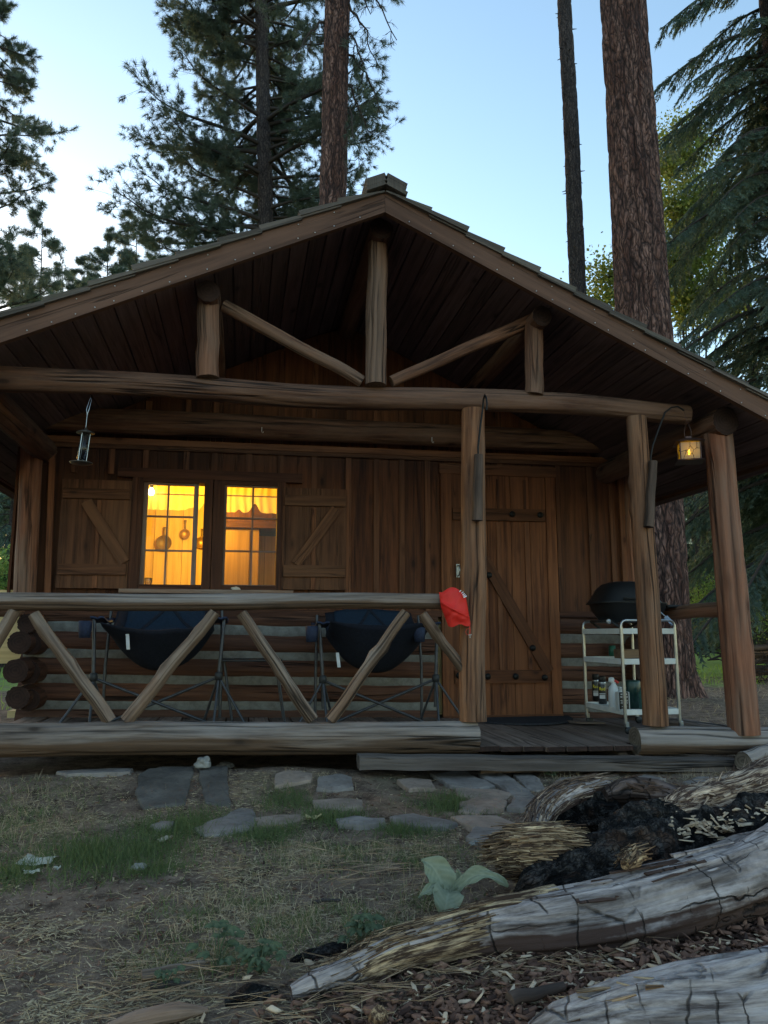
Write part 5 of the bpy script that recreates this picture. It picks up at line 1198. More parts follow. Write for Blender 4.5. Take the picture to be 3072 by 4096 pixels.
M['ridge']=silver_mat('half burnt ridge wood',(.022,.017,.015),(.16,.13,.12),(.03,.02,.016),.03,1.)
def char_mat():
    w=N('charred wood'); g=w.attr('gco').outputs['Vector']
    nv=w.n('ShaderNodeTexNoise'); nv.inputs['Scale'].default_value=14; nv.inputs['Detail'].default_value=5; w.l(g,nv.inputs['Vector']); sv=w.n('ShaderNodeVectorMath',operation='SCALE'); sv.inputs['Scale'].default_value=.10; w.l(nv.outputs['Color'],sv.inputs[0]); ad=w.n('ShaderNodeVectorMath',operation='ADD'); w.l(g,ad.inputs[0]); w.l(sv.outputs[0],ad.inputs[1]); e=w.voro(w.mapping(ad.outputs[0],(1,1,.6)),75,'DISTANCE_TO_EDGE'); nz=w.noise(g,22,7,.75)
    col=w.mix((.007,.006,.006),(.17,.145,.13),w.ramp(nz,[(.46,0.),(.80,1.)])); col=w.mix(col,(.10,.050,.030),w.math('MULTIPLY',w.ramp(w.noise(g,7,4,.7),[(.55,0.),(.68,.8)]),.8)); col=w.mix((.004,.003,.003),col,w.ramp(e,[(.0,.25),(.12,1.)]))
    return w.fin(col,.9,w.bump(w.math('ADD',w.math('MULTIPLY',w.ramp(e,[(0.,0.),(.2,1.)]),.35),nz),.016,1),.15)
M['char']=char_mat()
def fibre_mat(name,c0,c1,c2):
    w=N(name); g=w.attr('gco').outputs['Vector']; tone=w.attr('tone').outputs['Fac']
    fib=w.noise(w.mapping(g,(1,1,.06)),90,6,.7); col=w.mix(c1,c2,tone); col=w.mix(col,c0,w.ramp(fib,[(.46,1.),(.66,0.)]))
    return w.fin(col,.9,w.bump(fib,.006),.15)
M['fibre']=fibre_mat('torn wood fibre',(.060,.034,.022),(.32,.18,.095),(.86,.60,.35)); M['fibre2']=fibre_mat('shredded tan wood',(.065,.038,.028),(.29,.185,.125),(.78,.57,.41))
def PZ(L): return [(aZ(x,y,z),r) for x,y,z,r in L]
def smoothpath(L,step):
    pts=[p for p,_ in L]; rs=[r for _,r in L]; out=[];ro=[]
    n=len(pts)
    for i in range(n-1):
        p0,p1,p2,p3=pts[max(i-1,0)],pts[i],pts[i+1],pts[min(i+2,n-1)]; m_=max(2,int((p2-p1).length/step))
        for k in range(m_):
            t=k/m_; out.append(.5*((2*p1)+(p2-p0)*t+(2*p0-5*p1+4*p2-p3)*t*t+(3*p1-p0-3*p2+p3)*t**3)); ro.append(rs[i]+(rs[i+1]-rs[i])*t)
    out.append(pts[-1]); ro.append(rs[-1]); return out,ro
def biglog(name,L,mat,parent,step=.012,seg=96,seed=1,amp=.12,fibre=.035,lump=2.2,endmat=None,flat=1.0,tonef=None,cell=0,cellk=.10):
    cr={}
    P,R=smoothpath(L,step); mb=MB(); sd=Vector((seed*7.1,seed*3.3,0))
    def prof(a,l,rad,i):
        ca,sa=cos(a),sin(a); v=Vector((ca,sa,l*lump))
        d=amp*mn.noise(v*1.0+sd)+amp*.5*mn.noise(Vector((ca*2.6,sa*2.6,l*lump*2))+sd)
        f=.55-2.2*abs(mn.noise(Vector((ca*6,sa*6,l*1.4))+sd)); f2=.5-2*abs(mn.noise(Vector((ca*15,sa*15,l*3.4))+sd)); cr[(i,round(a,4))]=min(f,f2*.8)
        if cell: dv,_=mn.voronoi(Vector((ca*rad*cell,sa*rad*cell,l*cell*.8))+sd+Vector((mn.noise(v*2),mn.noise(v*2+sd),0))*.5); f+=4*(min(1,(dv[1]-dv[0])*3)-.6)*cellk/fibre*.25
        deep=-max(0,.10-abs(mn.noise(Vector((ca*2.2,sa*2.2,l*.9))+sd*2)))*1.6*.5
        ef=min(1,i/6)*min(1,(len(P)-1-i)/6); 
        return rad*(1+d+fibre*f+fibre*.5*f2+deep)*(.55+.45*ef)
    mb.tube(P,R,seg,.5,0,True,True,0,8,0,1,prof,seed,flat)
    # tone: 1 on the bleached top, 0 on the underside, lowered in creases: soil stain and shade painted into the colour
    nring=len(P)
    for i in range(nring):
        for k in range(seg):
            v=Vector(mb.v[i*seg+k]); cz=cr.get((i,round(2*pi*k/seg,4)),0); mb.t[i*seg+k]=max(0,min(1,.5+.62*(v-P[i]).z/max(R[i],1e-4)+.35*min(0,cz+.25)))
    return mb.build(name,[M[mat],M[endmat or mat]],parent), P, R
def splinters(mb,n,P,R,spanL,spanA,L,W,jit=.35,out=.02,side=None,tone=(0,1)):
    for _ in range(n):
        t=random.uniform(*spanL); i=min(len(P)-2,int(t*(len(P)-1))); c=P[i]; T=(P[i+1]-P[i]).normalized()
        a=random.uniform(*spanA); u=Vector((0,0,1)); u=(u-T*u.dot(T)).normalized(); s_=T.cross(u)  # a: 0 up, +pi/2 toward side
        rd=(u*cos(a)+s_*sin(a)); p=c+rd*(R[i]*random.uniform(.75,1.02))
        d=(T*random.choice((-1,1,1))+Vector((random.gauss(0,jit),random.gauss(0,jit),random.gauss(0,jit)*.6))+rd*random.uniform(0,out*8)).normalized()
        l=random.uniform(*L); w=random.uniform(*W); z=d; x=rd.cross(z).normalized(); y=z.cross(x); Mx=Matrix((x,y,z)).transposed()
        mb.box(p+d*l*.2+rd*random.uniform(0,.006),(w,w*.35,l),2,Mx,random.uniform(*tone),0,random.uniform(.1,.7),w*.12)
t=thing('fallen_log','long silvery fallen log curving up to the right with a torn yellow left end','log',aZ(2300,3750,.02))
LG=PZ([(1165,3975,.03,.030),(1330,3930,.04,.040),(1560,3835,.05,.050),(1900,3745,.07,.066),(2230,3712,.09,.086),(2560,3648,.11,.100),(2850,3562,.13,.110),(3150,3460,.15,.118),(3500,3310,.18,.125)])
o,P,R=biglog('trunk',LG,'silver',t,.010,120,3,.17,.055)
LG2=PZ([(1300,3925,.040,.022),(1390,3898,.045,.042),(1560,3822,.056,.055),(1760,3766,.066,.062),(1950,3720,.080,.068),(2100,3702,.090,.069),(2300,3675,.102,.071)])
o2,Pq,Rq=biglog('torn_section',LG2,'fibre',t,.008,110,5,.24,.16,3.2)
mb=MB(); splinters(mb,900,Pq,Rq,(.02,.98),(-1.9,1.9),(.03,.13),(.0018,.0055),.07,.004); splinters(mb,60,Pq,Rq,(.0,.3),(-1.2,1.2),(.03,.08),(.003,.007),.25,.02); mb.build('torn_fibres',M['fibre'],t)
mb=MB(); splinters(mb,50,P,R,(.34,.55),(-.5,.7),(.08,.25),(.008,.02),.05,.006,None,(.2,.7)); mb.build('lifted_slivers',M['silver'],t)
t=thing('fallen_log','thick cracked grey log cut off by the bottom right corner','log',aZ(2700,3990,.02))
LG=PZ([(2120,4140,.04,.040),(2300,4130,.055,.064),(2500,4105,.07,.082),(2760,4090,.085,.094),(3072,4060,.095,.102),(3450,3930,.11,.11)])
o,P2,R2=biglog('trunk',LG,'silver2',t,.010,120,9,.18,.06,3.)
mb=MB(); splinters(mb,26,P2,R2,(.1,.35),(-.4,1.3),(.03,.09),(.006,.014),.2,.02); mb.build('torn_fibres',M['fibre'],t)
# ---- the rotten, burnt log behind
t=thing('rotten_log','burnt rotten log heap with a tan torn stub and shredded wood rising to the right','log',aZ(2500,3500,.05))
LG=PZ([(2070,3595,.04,.045),(2160,3570,.07,.075),(2330,3520,.10,.105),(2520,3455,.13,.112),(2720,3400,.13,.105),(2950,3350,.15,.11),(3200,3280,.17,.12)])
o,Pc,Rc=biglog('charred_body',LG,'char',t,.009,120,21,.30,.05,6,cell=22,cellk=.13)
biglog('charred_hollow',PZ([(2165,3330,.13,.05),(2270,3275,.16,.065),(2380,3240,.19,.07),(2480,3230,.21,.06)]),'char',t,.009,80,23,.3,.05,6,cell=24,cellk=.13)
LG=PZ([(2430,3370,.18,.05),(2530,3310,.20,.070),(2640,3280,.21,.068),(2760,3300,.20,.05)])
biglog('charred_shoulder',LG,'char',t,.009,90,27,.35,.05,7,cell=24,cellk=.13)
LG=PZ([(2135,3330,.19,.030),(2165,3250,.225,.048),(2250,3185,.255,.052),(2370,3150,.265,.046),(2450,3140,.265,.035)])
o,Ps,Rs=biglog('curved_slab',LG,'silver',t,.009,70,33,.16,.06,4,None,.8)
mb=MB(); splinters(mb,420,Ps,Rs,(.0,.95),(-1.8,2.0),(.04,.13),(.002,.007),.06,.003,None,(.0,.8)); mb.build('slab_fibres',M['fibre2'],t)
LG=PZ([(2420,3185,.25,.04),(2520,3165,.26,.048),(2620,3175,.26,.045),(2720,3195,.25,.045),(2800,3215,.24,.04)])
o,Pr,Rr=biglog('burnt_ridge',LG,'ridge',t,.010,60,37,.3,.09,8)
mb=MB(); splinters(mb,70,Pr,Rr,(.3,1.),(-1.4,1.4),(.02,.08),(.005,.014),.3,.01,None,(0,.25)); mb.build('ridge_fibres',M['silver2'],t)
LG=PZ([(1992,3425,.145,.055),(2060,3415,.15,.082),(2150,3412,.155,.088),(2260,3410,.16,.08),(2330,3420,.15,.06)])
o,Pt,Rt=biglog('torn_stub',LG,'fibre',t,.010,80,41,.12,.09,3)
mb=MB(); splinters(mb,1100,Pt,Rt,(0,.95),(-2.2,2.8),(.04,.13),(.002,.008),.10,.006); mb.build('stub_fibres',M['fibre'],t)
LG=PZ([(2640,3290,.20,.055),(2760,3260,.215,.085),(2880,3220,.235,.092),(3000,3180,.25,.095),(3120,3130,.27,.10),(3300,3050,.30,.10)])
o,Pd,Rd=biglog('shredded_end',LG,'fibre2',t,.012,80,47,.22,.10,5)
mb=MB(); splinters(mb,1700,Pd,Rd,(0,1.),(-2.1,2.1),(.02,.10),(.002,.009),.34,.010); mb.build('shredded_fibres',M['fibre2'],t)
LG=PZ([(2500,3462,.235,.02),(2535,3432,.24,.032),(2575,3425,.24,.022)])
o,Pf,Rf=biglog('bare_patch',LG,'fibre',t,.008,40,51,.2,.1,6)
mb=MB(); splinters(mb,60,Pf,Rf,(0,1.),(-1.6,1.6),(.03,.06),(.003,.006),.15,.01,None,(.0,.5)); mb.build('patch_fibres',M['fibre'],t)
# chips lying on the charred body
ex=[]
for _ in range(520):
    k=random.uniform(.50,.98); i=min(len(Pc)-1,int(k*(len(Pc)-1))); p=Pc[i]; ex.append((p.x+random.gauss(0,.05),p.y-.05+random.gauss(0,.045),p.z+Rc[i]*random.uniform(.55,.95)))
chips(10,lambda x,y:.5+0*x,.007,.024,3.0,.0,'wood_chips',M['chip'],'pale chips resting on the burnt log','wood chips',(1.5,1.9,-2.3,-2.2),.4,np.array(ex))
# small charred bit left of the log's torn end
t=thing('charred_chunk','small black charcoal chunk above the torn left end of the silvery log','charcoal',aZ(1270,3830,.03))
biglog('chunk_body',PZ([(1160,3850,.015,.015),(1240,3835,.02,.024),(1330,3815,.022,.026),(1400,3795,.02,.016)]),'char',t,.008,50,61,.3,.06,6)
t=thing('charred_chunk','dark flat burnt piece left of the log tip at the bottom','charcoal',aZ(1010,3990,.03))
biglog('chunk_body',PZ([(900,4015,.015,.015),(1000,3990,.02,.025),(1110,3975,.02,.02)]),'char',t,.008,40,63,.3,.06,6)
# end grain chunk with pale wood at bottom centre
t=thing('wood_block','short pale split block standing at the bottom edge','wood block',aZ(1500,4080,.02))
biglog('block_body',PZ([(1515,4100,.02,.026),(1512,4050,.07,.026)]),'fibre',t,.008,30,65,.2,.08,6)
t=thing('bark_slab','curved bark slab lying along the bottom edge left of centre','bark',aZ(650,4080,.02))
biglog('slab_body',PZ([(420,4110,.02,.015),(560,4078,.03,.028),(700,4050,.035,.030),(830,4040,.03,.016)]),'brace',t,.009,50,67,.2,.08,4,None,.6)

# ---- leafy plants
def leaf(mb,pts,w,fold=.25,n=14,m_=7,tip=.9,wave=.004):
    pts=[Vector(p) for p in pts]
    def bz(t):
        q=pts[:]
        while len(q)>1: q=[a.lerp(b,t) for a,b in zip(q,q[1:])]
        return q[0]
    def fn(u,v):
        t=v*.999; p=bz(t); d=(bz(min(1,t+.01))-bz(max(0,t-.01))).normalized(); s_=d.cross(Vector((0,-.6,.8))).normalized(); nn_=s_.cross(d)
        prof_=w*(sin(pi*t**.75)**.8)*(1 if t<tip else 1)+.002
        k=(u-.5)*2; return p+s_*k*prof_+nn_*(abs(k)*prof_*fold)+nn_*wave*sin(k*5+t*14)*abs(k)+nn_*(-.0018 if abs(k)<.05 else 0)
    mb.grid(fn,m_,n,.5); k0=len(mb.v)-m_*n
    for j in range(n):
        for i in range(m_):
            q_=abs(i/(m_-1)-.5)*2; mb.t[k0+j*m_+i]=max(0,min(1,(1.0 if q_<.12 else .25+.25*sin((j/(n-1)+q_*.28)*44))+.15*random.random()))
def mull_mat():
    w=N('felted grey green leaf'); tc=w.n('ShaderNodeTexCoord').outputs['Object']; v=w.voro(tc,300,'DISTANCE_TO_EDGE'); nz=w.noise(tc,45,5,.6)
    col=w.mix((.15,.165,.10),(.285,.29,.19),nz); col=w.mix(col,(.40,.40,.28),w.math('MULTIPLY',w.attr('tone').outputs['Fac'],.55)); w.fin(col,.75,w.bump(nz,.003),.25)
    t_=w.n('ShaderNodeBsdfTranslucent'); t_.inputs[0].default_value=(.2,.33,.18,1); mx_=w.n('ShaderNodeMixShader'); mx_.inputs[0].default_value=.2; w.l(w.b.outputs[0],mx_.inputs[1]); w.l(t_.outputs[0],mx_.inputs[2]); w.l(mx_.outputs[0],w.out.inputs[0]); return w.m
M['mull']=mull_mat()
b=aZ(1815,3660,.02); yb=b.y
t=thing('broad_leaf_plant','grey green broad leaved plant with an arching leaf in front of the torn stub','plant',b)
q=lambda x,y,dy=0: aY(x,y,yb+dy)
for pts,w_ in (([q(1790,3575,0),q(1760,3520,.01),q(1740,3450,.03),q(1684,3440,.05)],.046),([q(1795,3570,0),q(1815,3530,.02),q(1840,3500,.03),q(1826,3478,.03)],.018),([q(1815,3580,0),q(1870,3480,-.01),q(1960,3475,-.04),q(2032,3548,-.06)],.022),([q(1785,3580,0),q(1760,3540,-.03),q(1710,3550,-.05),q(1674,3592,-.06)],.015),([q(1800,3570,0),q(1790,3560,-.06),q(1790,3620,-.09),q(1766,3676,-.08)],.044)):
    mb=MB(); leaf(mb,pts,w_,.32,40,17,.9,.007); mb.build('leaf',M['mull'],t)
mb=MB(); mb.tube([b,q(1812,3610,0),q(1800,3570,0)],[.006,.005,.004],8); mb.tube([b+Vector((.005,0,0)),q(1840,3620,0),q(1838,3560,-.005)],[.004,.004,.003],8); mb.build('stem',plain('purple stem',(.10,.07,.05),.7,.3,0,0),t)
def weed(px,py,n,s,lab):
    c=on(px,py); c.z=float(gh(c.x,c.y)); t=thing('weed_plant',lab,'weed',c); mb=MB(); sb=MB()
    for i in range(n):
        a=random.uniform(0,2*pi); rr=random.uniform(.2,1)*s; h=random.uniform(.3,1)*s; p=c+Vector((cos(a)*rr*.7,sin(a)*rr*.5,h)); sb.tube([c,c.lerp(p,.5)+Vector((0,0,h*.2)),p],.0012,5)
        for k in range(3):
            b_=a+(k-1)*.9; l=s*random.uniform(.22,.4); leaf(mb,[p,p+Vector((cos(b_)*l*.6,sin(b_)*l*.6,l*.25)),p+Vector((cos(b_)*l,sin(b_)*l,-l*.1))],l*.17,.3,7,4,.9,.002)
    mb.build('foliage',M['weed'],t); sb.build('stem',M['weed'],t)
M['weed']=leafmat('weed leaves',(.06,.085,.045),(.14,.17,.09),.6,.3)
weed(1440,3790,16,.085,'dark leafy weed just above the torn left end of the long log')
weed(870,3870,14,.09,'leafy weed among the grass left of the charcoal pieces')
weed(1040,3900,18,.08,'low dark weed tuft touching the flat burnt piece')
weed(660,3960,8,.05,'tiny weed beside the grey stick')
weed(2215,3105,12,.06,'green sprig growing against the timber step')
# ================================================================== TREES
def trunk_mesh(name,P,R,mat,parent,seg=40,plates=.035,bscale=1.0,flare=0,step=.06,stubs=0):
    pts,rs=smoothpath(list(zip(P,R)),step); mb=MB(); sd=Vector((P[0].x*3,P[0].y,0))
    def prof(a,l,rad,i):
        ca,sa=cos(a),sin(a); k=10*bscale
        d,_=mn.voronoi(Vector((ca*rad*k,sa*rad*k,l*k*.14))+sd); e=min(1,(d[1]-d[0])*3.5)
        n1=mn.noise(Vector((ca*1.5,sa*1.5,l*.7))+sd)
        fl=0
        if flare: fl=flare*math.exp(-l/.32)*(1+.75*sin(a*5+1.2)+.4*sin(a*3))
        return rad*(1+.05*n1+fl)+plates*(e-.6)
    mb.tube(pts,rs,seg,.5,0,True,True,0,8,0,0,prof,3)
    for i in range(stubs):
        k=random.randrange(int(len(pts)*.3),len(pts)-1); a=random.uniform(0,2*pi); d=Vector((cos(a),sin(a),-.1)); p=pts[k]+d*rs[k]*.8; mb.tube([p,p+d*random.uniform(.05,.16)],[.02,.006],5,.2)
    return mb.build(name,M[mat],parent)
def crown_mesh(parent,base,z0,z1,rad,nb,style,mat,name='crown',az=None,ndl=1.0,seed=0,up=0,dens=1.0,trunkfn=None,nl=1.0,clear=0):
    """limbs, side twigs and needles of a conifer; base (x,y,z of the ground), heights above it"""
    rg=np.random.default_rng(seed+100); WV=[];WF=[];wo=0; NP=[];ND=[];NL=[];NW=[];NT=[]; limb=MB()
    for i in range(nb):
        z=z0+(z1-z0)*((i+rg.random())/nb); t=(z-z0)/(z1-z0); a=rg.uniform(0,2*pi) if az is None else rg.uniform(*az)
        if clear and abs((a+pi/2+pi)%(2*pi)-pi)<clear: a+=pi
        L=rad(t)*rg.uniform(.6,1.08); o=Vector(base)+Vector((0,0,z)) if trunkfn is None else trunkfn(z)
        n=9; lat=Vector((cos(a),sin(a),0)); side=Vector((-sin(a),cos(a),0)); wob=rg.normal(scale=.09*L,size=3); P=[]
        for k in range(n):
            s_=k/(n-1)
            if style=='pine': zz=L*(.18*s_-.38*s_*s_+.30*s_**4)+up*L*s_
            else: zz=L*(.10*s_-.62*s_*s_+.12*s_**4)+up*L*s_
            P.append(o+lat*L*s_*(1-.08*s_)+side*wob[0]*s_*s_+Vector((0,0,zz+wob[1]*s_*s_*.5)))
        limb.tube(P,[max(.006,.018*L*(1-k/(n-.2))+.004) for k in range(n)],5,.3,1,False)
        T=1 if style=='pine' else 1
        m_=int((9 if style=='pine' else 17)*L**.8*dens)+4
        for j in range(m_):
            s_=(.22 if style=='pine' else .12)+(.78 if style=='pine' else .88)*((j+rg.random())/m_); k=min(n-2,int(s_*(n-1))); f_=s_*(n-1)-k; p=P[k].lerp(P[k+1],f_); d0=(P[k+1]-P[k]).normalized()
            sg=1 if rg.random()<.5 else -1
            if style=='pine':
                d=(d0*rg.uniform(.3,1)+side*sg*rg.uniform(.1,.9)+Vector((0,0,rg.uniform(-.35,.65)))).normalized(); l=L*rg.uniform(.05,.22)+.12
                q_=p+d*l; mid_=p+d*l*.5+Vector((0,0,-.04*l)); tips=[(q_,d)]
                for _ in range(2):
                    d2=(d+Vector(rg.normal(scale=.55,size=3))).normalized(); q2=mid_+d2*l*rg.uniform(.4,.7); tips.append((q2,d2)); limb.add([mid_-side*.004,mid_+side*.004,q2],[(0,1,2)],None,.3,1)
                limb.add([p-Vector((0,0,.006)),p+Vector((0,0,.006)),q_+Vector((0,0,.003)),q_-Vector((0,0,.003))],[(0,1,2,3)],None,.3,1); limb.add([p-side*.006,p+side*.006,q_],[(0,1,2)],None,.3,1)
                for (c_,dd) in tips:
                    nn=int(46*ndl); c=np.array(c_); e=np.array(dd); v=nrm(rg.normal(size=(nn,3))*.62+e[None]*.75)
                    NP.append(c[None]-e[None]*rg.uniform(0,.14,nn)[:,None]); ND.append(v); NL.append(rg.uniform(.12,.20,nn)*nl); NT.append(np.full(nn,rg.random())*.6+rg.random(nn)*.4)
            else:
                l=L*rg.uniform(.10,.26)*(1-.55*s_)+.14; d=(d0*.75+side*sg*rg.uniform(.45,.9)+Vector((0,0,rg.uniform(-.55,.0)))).normalized(); q_=p+d*l+Vector((0,0,-.22*l))
                limb.add([p-Vector((0,0,.005)),p+Vector((0,0,.005)),q_],[(0,1,2)],None,.3,1)
                nn=int((26*l/.35+8)*ndl); s2=rg.random(nn); c=np.array(p)[None]+(np.array(q_)-np.array(p))[None]*s2[:,None]; c[:,2]-=.05*l*s2*s2
                w_=np.array(d.cross(Vector((0,0,1))).normalized()); e=np.array(d); sgn=np.where(rg.random(nn)<.5,1,-1)[:,None]
                v=nrm(e[None]*.75+w_[None]*sgn*rg.uniform(.3,1,nn)[:,None]+np.array([0,0,-.30])[None]+rg.normal(scale=.30,size=(nn,3)))
                NP.append(c); ND.append(v); NL.append(rg.uniform(.05,.12,nn)); NT.append(np.full(nn,rg.random())*.6+rg.random(nn)*.4)
    P_=np.concatenate(NP); D_=np.concatenate(ND); L_=np.concatenate(NL); T_=np.concatenate(NT)
    dist=float(np.linalg.norm(P_.mean(0)-np.array(CAM))); Wn=max(.007,.00045*dist) if style=='pine' else max(.014,.00125*dist)
    V,F,k=blades(P_,D_,L_,Wn,.10,rg.normal(size=P_.shape),1)
    crown=npmesh(name,V,F,M[mat],parent,tone=np.repeat(T_,k))
    limb.build('branches',[M['twig'],M['twig']],parent)
    return crown
def tree(name,label,cat,px0,py0,px1,py1,Y,r0,r1,z_top,group,crown,tm='bark2',seg=24,plates=.02,lean=True,**kw):
    """trunk passing through two measured picture points on plane Y, from the ground to z_top"""
    a=aY(px0,py0,Y); b=aY(px1,py1,Y); gzv=float(gh(b.x,Y)) if False else 0
    sl=(a-b)/(a.z-b.z); f_=lambda z: b+sl*(z-b.z); g0=float(gh(f_(0).x,Y)); B=f_(g0-.1)
    t=thing(name,label,cat,f_(g0),group); n=8; P=[f_(g0-.1+(z_top-g0)*i/(n-1))+Vector((.05*mn.noise(Vector((i*1.3,Y,0))),0,0)) for i in range(n)]; R=[r0+(r1-r0)*i/(n-1) for i in range(n)]
    trunk_mesh('trunk',P,R,tm,t,seg,plates,1.0,kw.get('flare',0),kw.get('step',.12),kw.get('stubs',0))
    if crown: crown_mesh(t,(0,0,0),crown['z0'],crown['z1'],crown['rad'],crown['nb'],crown['style'],crown['mat'],'crown',crown.get('az'),crown.get('ndl',1),int(Y*7+px0),crown.get('up',0),crown.get('dens',1.),f_,crown.get('nl',1.),crown.get('clear',0))
    return t
GT='tall pines behind the cabin'
# big red-brown ponderosa right of the cabin
t=thing('pine_tree','massive red brown ponderosa trunk rising past the right roof edge','tree',aY(2655,2780,5.3),None)
P=[aY(2655,2800,5.3),aY(2648,2600,5.3),aY(2640,2400,5.3),aY(2618,2000,5.3),aY(2573,1300,5.3),aY(2535,650,5.3),aY(2491,0,5.3),aY(2440,-800,5.3)]; P[0].z=-.12
trunk_mesh('trunk',P,[.40,.385,.375,.375,.395,.37,.335,.29],'bark',t,96,.030,1.0,.30,.035)
P[-1]; tf=lambda z,P=P: P[-2]+(P[-1]-P[-2])*((z-P[-2].z)/(P[-1].z-P[-2].z))
crown_mesh(t,(0,0,0),P[-2].z+1.6,P[-1].z+5,lambda u:3.2-1.2*u,22,'pine','needle','crown',None,.6,5,.1,.5,tf)
tree('pine_tree','slender dark bare trunk just left of the massive ponderosa trunk','tree',2257,0,2314,1180,12,.235,.17,19.5,None,dict(z0=18.4,z1=24,rad=lambda u:2.4-1.4*u,nb=14,style='pine',mat='needle',ndl=.5,dens=.6),'bark2',40,.022,stubs=90,step=.05)
t2=tree('pine_tree','dark trunk right of the bushy pine, dangling bare twigs on its right side','tree',1352,0,1328,820,9,.285,.235,17.5,None,None,'bark',56,.022,stubs=8,step=.05)
f2=lambda z: aY(1352,0,9)+(aY(1352,0,9)-aY(1328,820,9))/(aY(1352,0,9).z-aY(1328,820,9).z)*(z-aY(1352,0,9).z)
crown_mesh(t2,(0,0,0),14.6,18.5,lambda u:3.0-.6*u,20,'pine','needle','crown',None,.8,9,0,.8,f2)
# its hanging half bare twigs on the right
def dangling(parent,spots,seed):
    rg=np.random.default_rng(seed); limb=MB(); NP=[];ND=[];NL=[];NT=[]
    for px,py,px1,py1,bare in spots:
        a=aY(px,py,9); b=aY(px1,py1,9+rg.uniform(-.5,.5)); P=[a.lerp(b,i/10)+Vector((0,0,.9*(b-a).length*.22*sin(pi*i/10))) + Vector(rg.normal(scale=.03,size=3)) for i in range(11)]
        limb.tube(P,[.028*(1-i/12)+.004 for i in range(11)],6,.3,0,False)
        for j in range(16):
            k=rg.integers(3,11); p=P[k]; q_=p; d=Vector((rg.normal()*.35,rg.normal()*.3,-.6)).normalized(); l=rg.uniform(.10,.22); 
            for s in range(rg.integers(2,5)):
                d=(d+Vector(rg.normal(scale=.35,size=3))).normalized(); q2=q_+d*l*.6; limb.tube([q_,q2],[.007,.005],4,.3,0,False); 
                if rg.random()<.7: e=(d+Vector(rg.normal(scale=.8,size=3))).normalized(); limb.tube([q2,q2+e*.09],[.005,.003],4,.3,0,False)
                q_=q2
            if rg.random()>bare:
                nn=34; c=np.array(q_); e=np.array(d); v=nrm(rg.normal(size=(nn,3))*.5+e[None]*.9+np.array([0,0,-.25])); NP.append(np.repeat(c[None],nn,0)); ND.append(v); NL.append(rg.uniform(.13,.22,nn)); NT.append(rg.random(nn))
    V,F,k=blades(np.concatenate(NP),np.concatenate(ND),np.concatenate(NL),.009,.15,None,1); npmesh('crown',V,F,M['needle'],parent,tone=np.repeat(np.concatenate(NT),k)); limb.build('bare_branches',M['twig'],parent)
dangling(t2,[(1370,-80,1590,160,.9),(1370,20,1500,240,.5),(1370,200,1520,430,.2),(1370,330,1470,520,.3),(1375,420,1440,640,.3),(1370,-160,1480,60,.9),(1375,120,1460,300,.5),(1300,90,1180,230,.5)],3)
# the bushy pine
tree('pine_tree','bushy ponderosa pine with long needled boughs left of the roof peak','tree',1045,0,1062,870,16,.27,.17,23,None,dict(z0=10.2,z1=24,rad=lambda u:(5.1 if u<.32 else 4.3-1.1*(u-.32))*(.78+.22*sin(u*21)),nb=150,style='pine',mat='needle',ndl=.9,dens=1.7,clear=.7),'bark2',36,.02,step=.08)
# left edge pines
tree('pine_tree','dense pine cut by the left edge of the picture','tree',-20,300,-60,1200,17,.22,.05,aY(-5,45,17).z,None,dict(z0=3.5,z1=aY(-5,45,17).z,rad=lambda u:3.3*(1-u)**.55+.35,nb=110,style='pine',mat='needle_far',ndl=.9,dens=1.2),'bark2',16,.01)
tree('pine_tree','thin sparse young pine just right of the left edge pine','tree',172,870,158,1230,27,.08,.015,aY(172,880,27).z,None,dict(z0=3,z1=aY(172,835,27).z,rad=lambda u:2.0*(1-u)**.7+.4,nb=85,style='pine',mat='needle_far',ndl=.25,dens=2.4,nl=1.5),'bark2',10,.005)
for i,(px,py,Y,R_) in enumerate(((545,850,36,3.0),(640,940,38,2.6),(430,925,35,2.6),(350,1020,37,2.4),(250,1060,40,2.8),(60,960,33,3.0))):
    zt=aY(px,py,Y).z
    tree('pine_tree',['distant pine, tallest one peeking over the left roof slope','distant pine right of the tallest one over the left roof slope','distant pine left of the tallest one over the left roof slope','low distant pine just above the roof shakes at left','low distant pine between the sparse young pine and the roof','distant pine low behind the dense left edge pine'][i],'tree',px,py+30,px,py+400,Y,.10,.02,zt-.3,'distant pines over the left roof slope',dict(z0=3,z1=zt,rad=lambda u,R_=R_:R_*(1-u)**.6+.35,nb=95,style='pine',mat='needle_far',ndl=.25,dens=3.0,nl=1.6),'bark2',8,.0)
# conifer seen under the left eave
def firtree(label,x,y,h,R_,nb,mat='fir',z0=.4,ndl=1.,dens=1.,group=None,seed=0,name='fir_tree'):
    g0=float(gh(x,y)); t=thing(name,label,'tree',(x,y,g0),group); trunk_mesh('trunk',[Vector((x,y,g0-.1)),Vector((x,y,g0+h*.5)),Vector((x,y,g0+h*.98))],[.02*h+.03,.012*h+.02,.012],'bark2',t,12,.0,1,0,.3)
    crown_mesh(t,(x,y,g0),z0,h,lambda u:R_*(1-u)**.75+.15,nb,'fir',mat,'crown',None,ndl,seed,0,dens); return t
p=aY(45,2100,13); firtree('dark young fir seen under the left eave',p.x,13,4.6,1.7,60,'fir',.2,.9,1.1,None,1)
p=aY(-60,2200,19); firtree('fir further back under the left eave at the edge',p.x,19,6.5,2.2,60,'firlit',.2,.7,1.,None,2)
p=aY(80,2200,22); firtree('lighter fir beside the left corner post, far back',p.x,22,6.2,2.2,60,'firlit',.2,.7,1.,None,3)
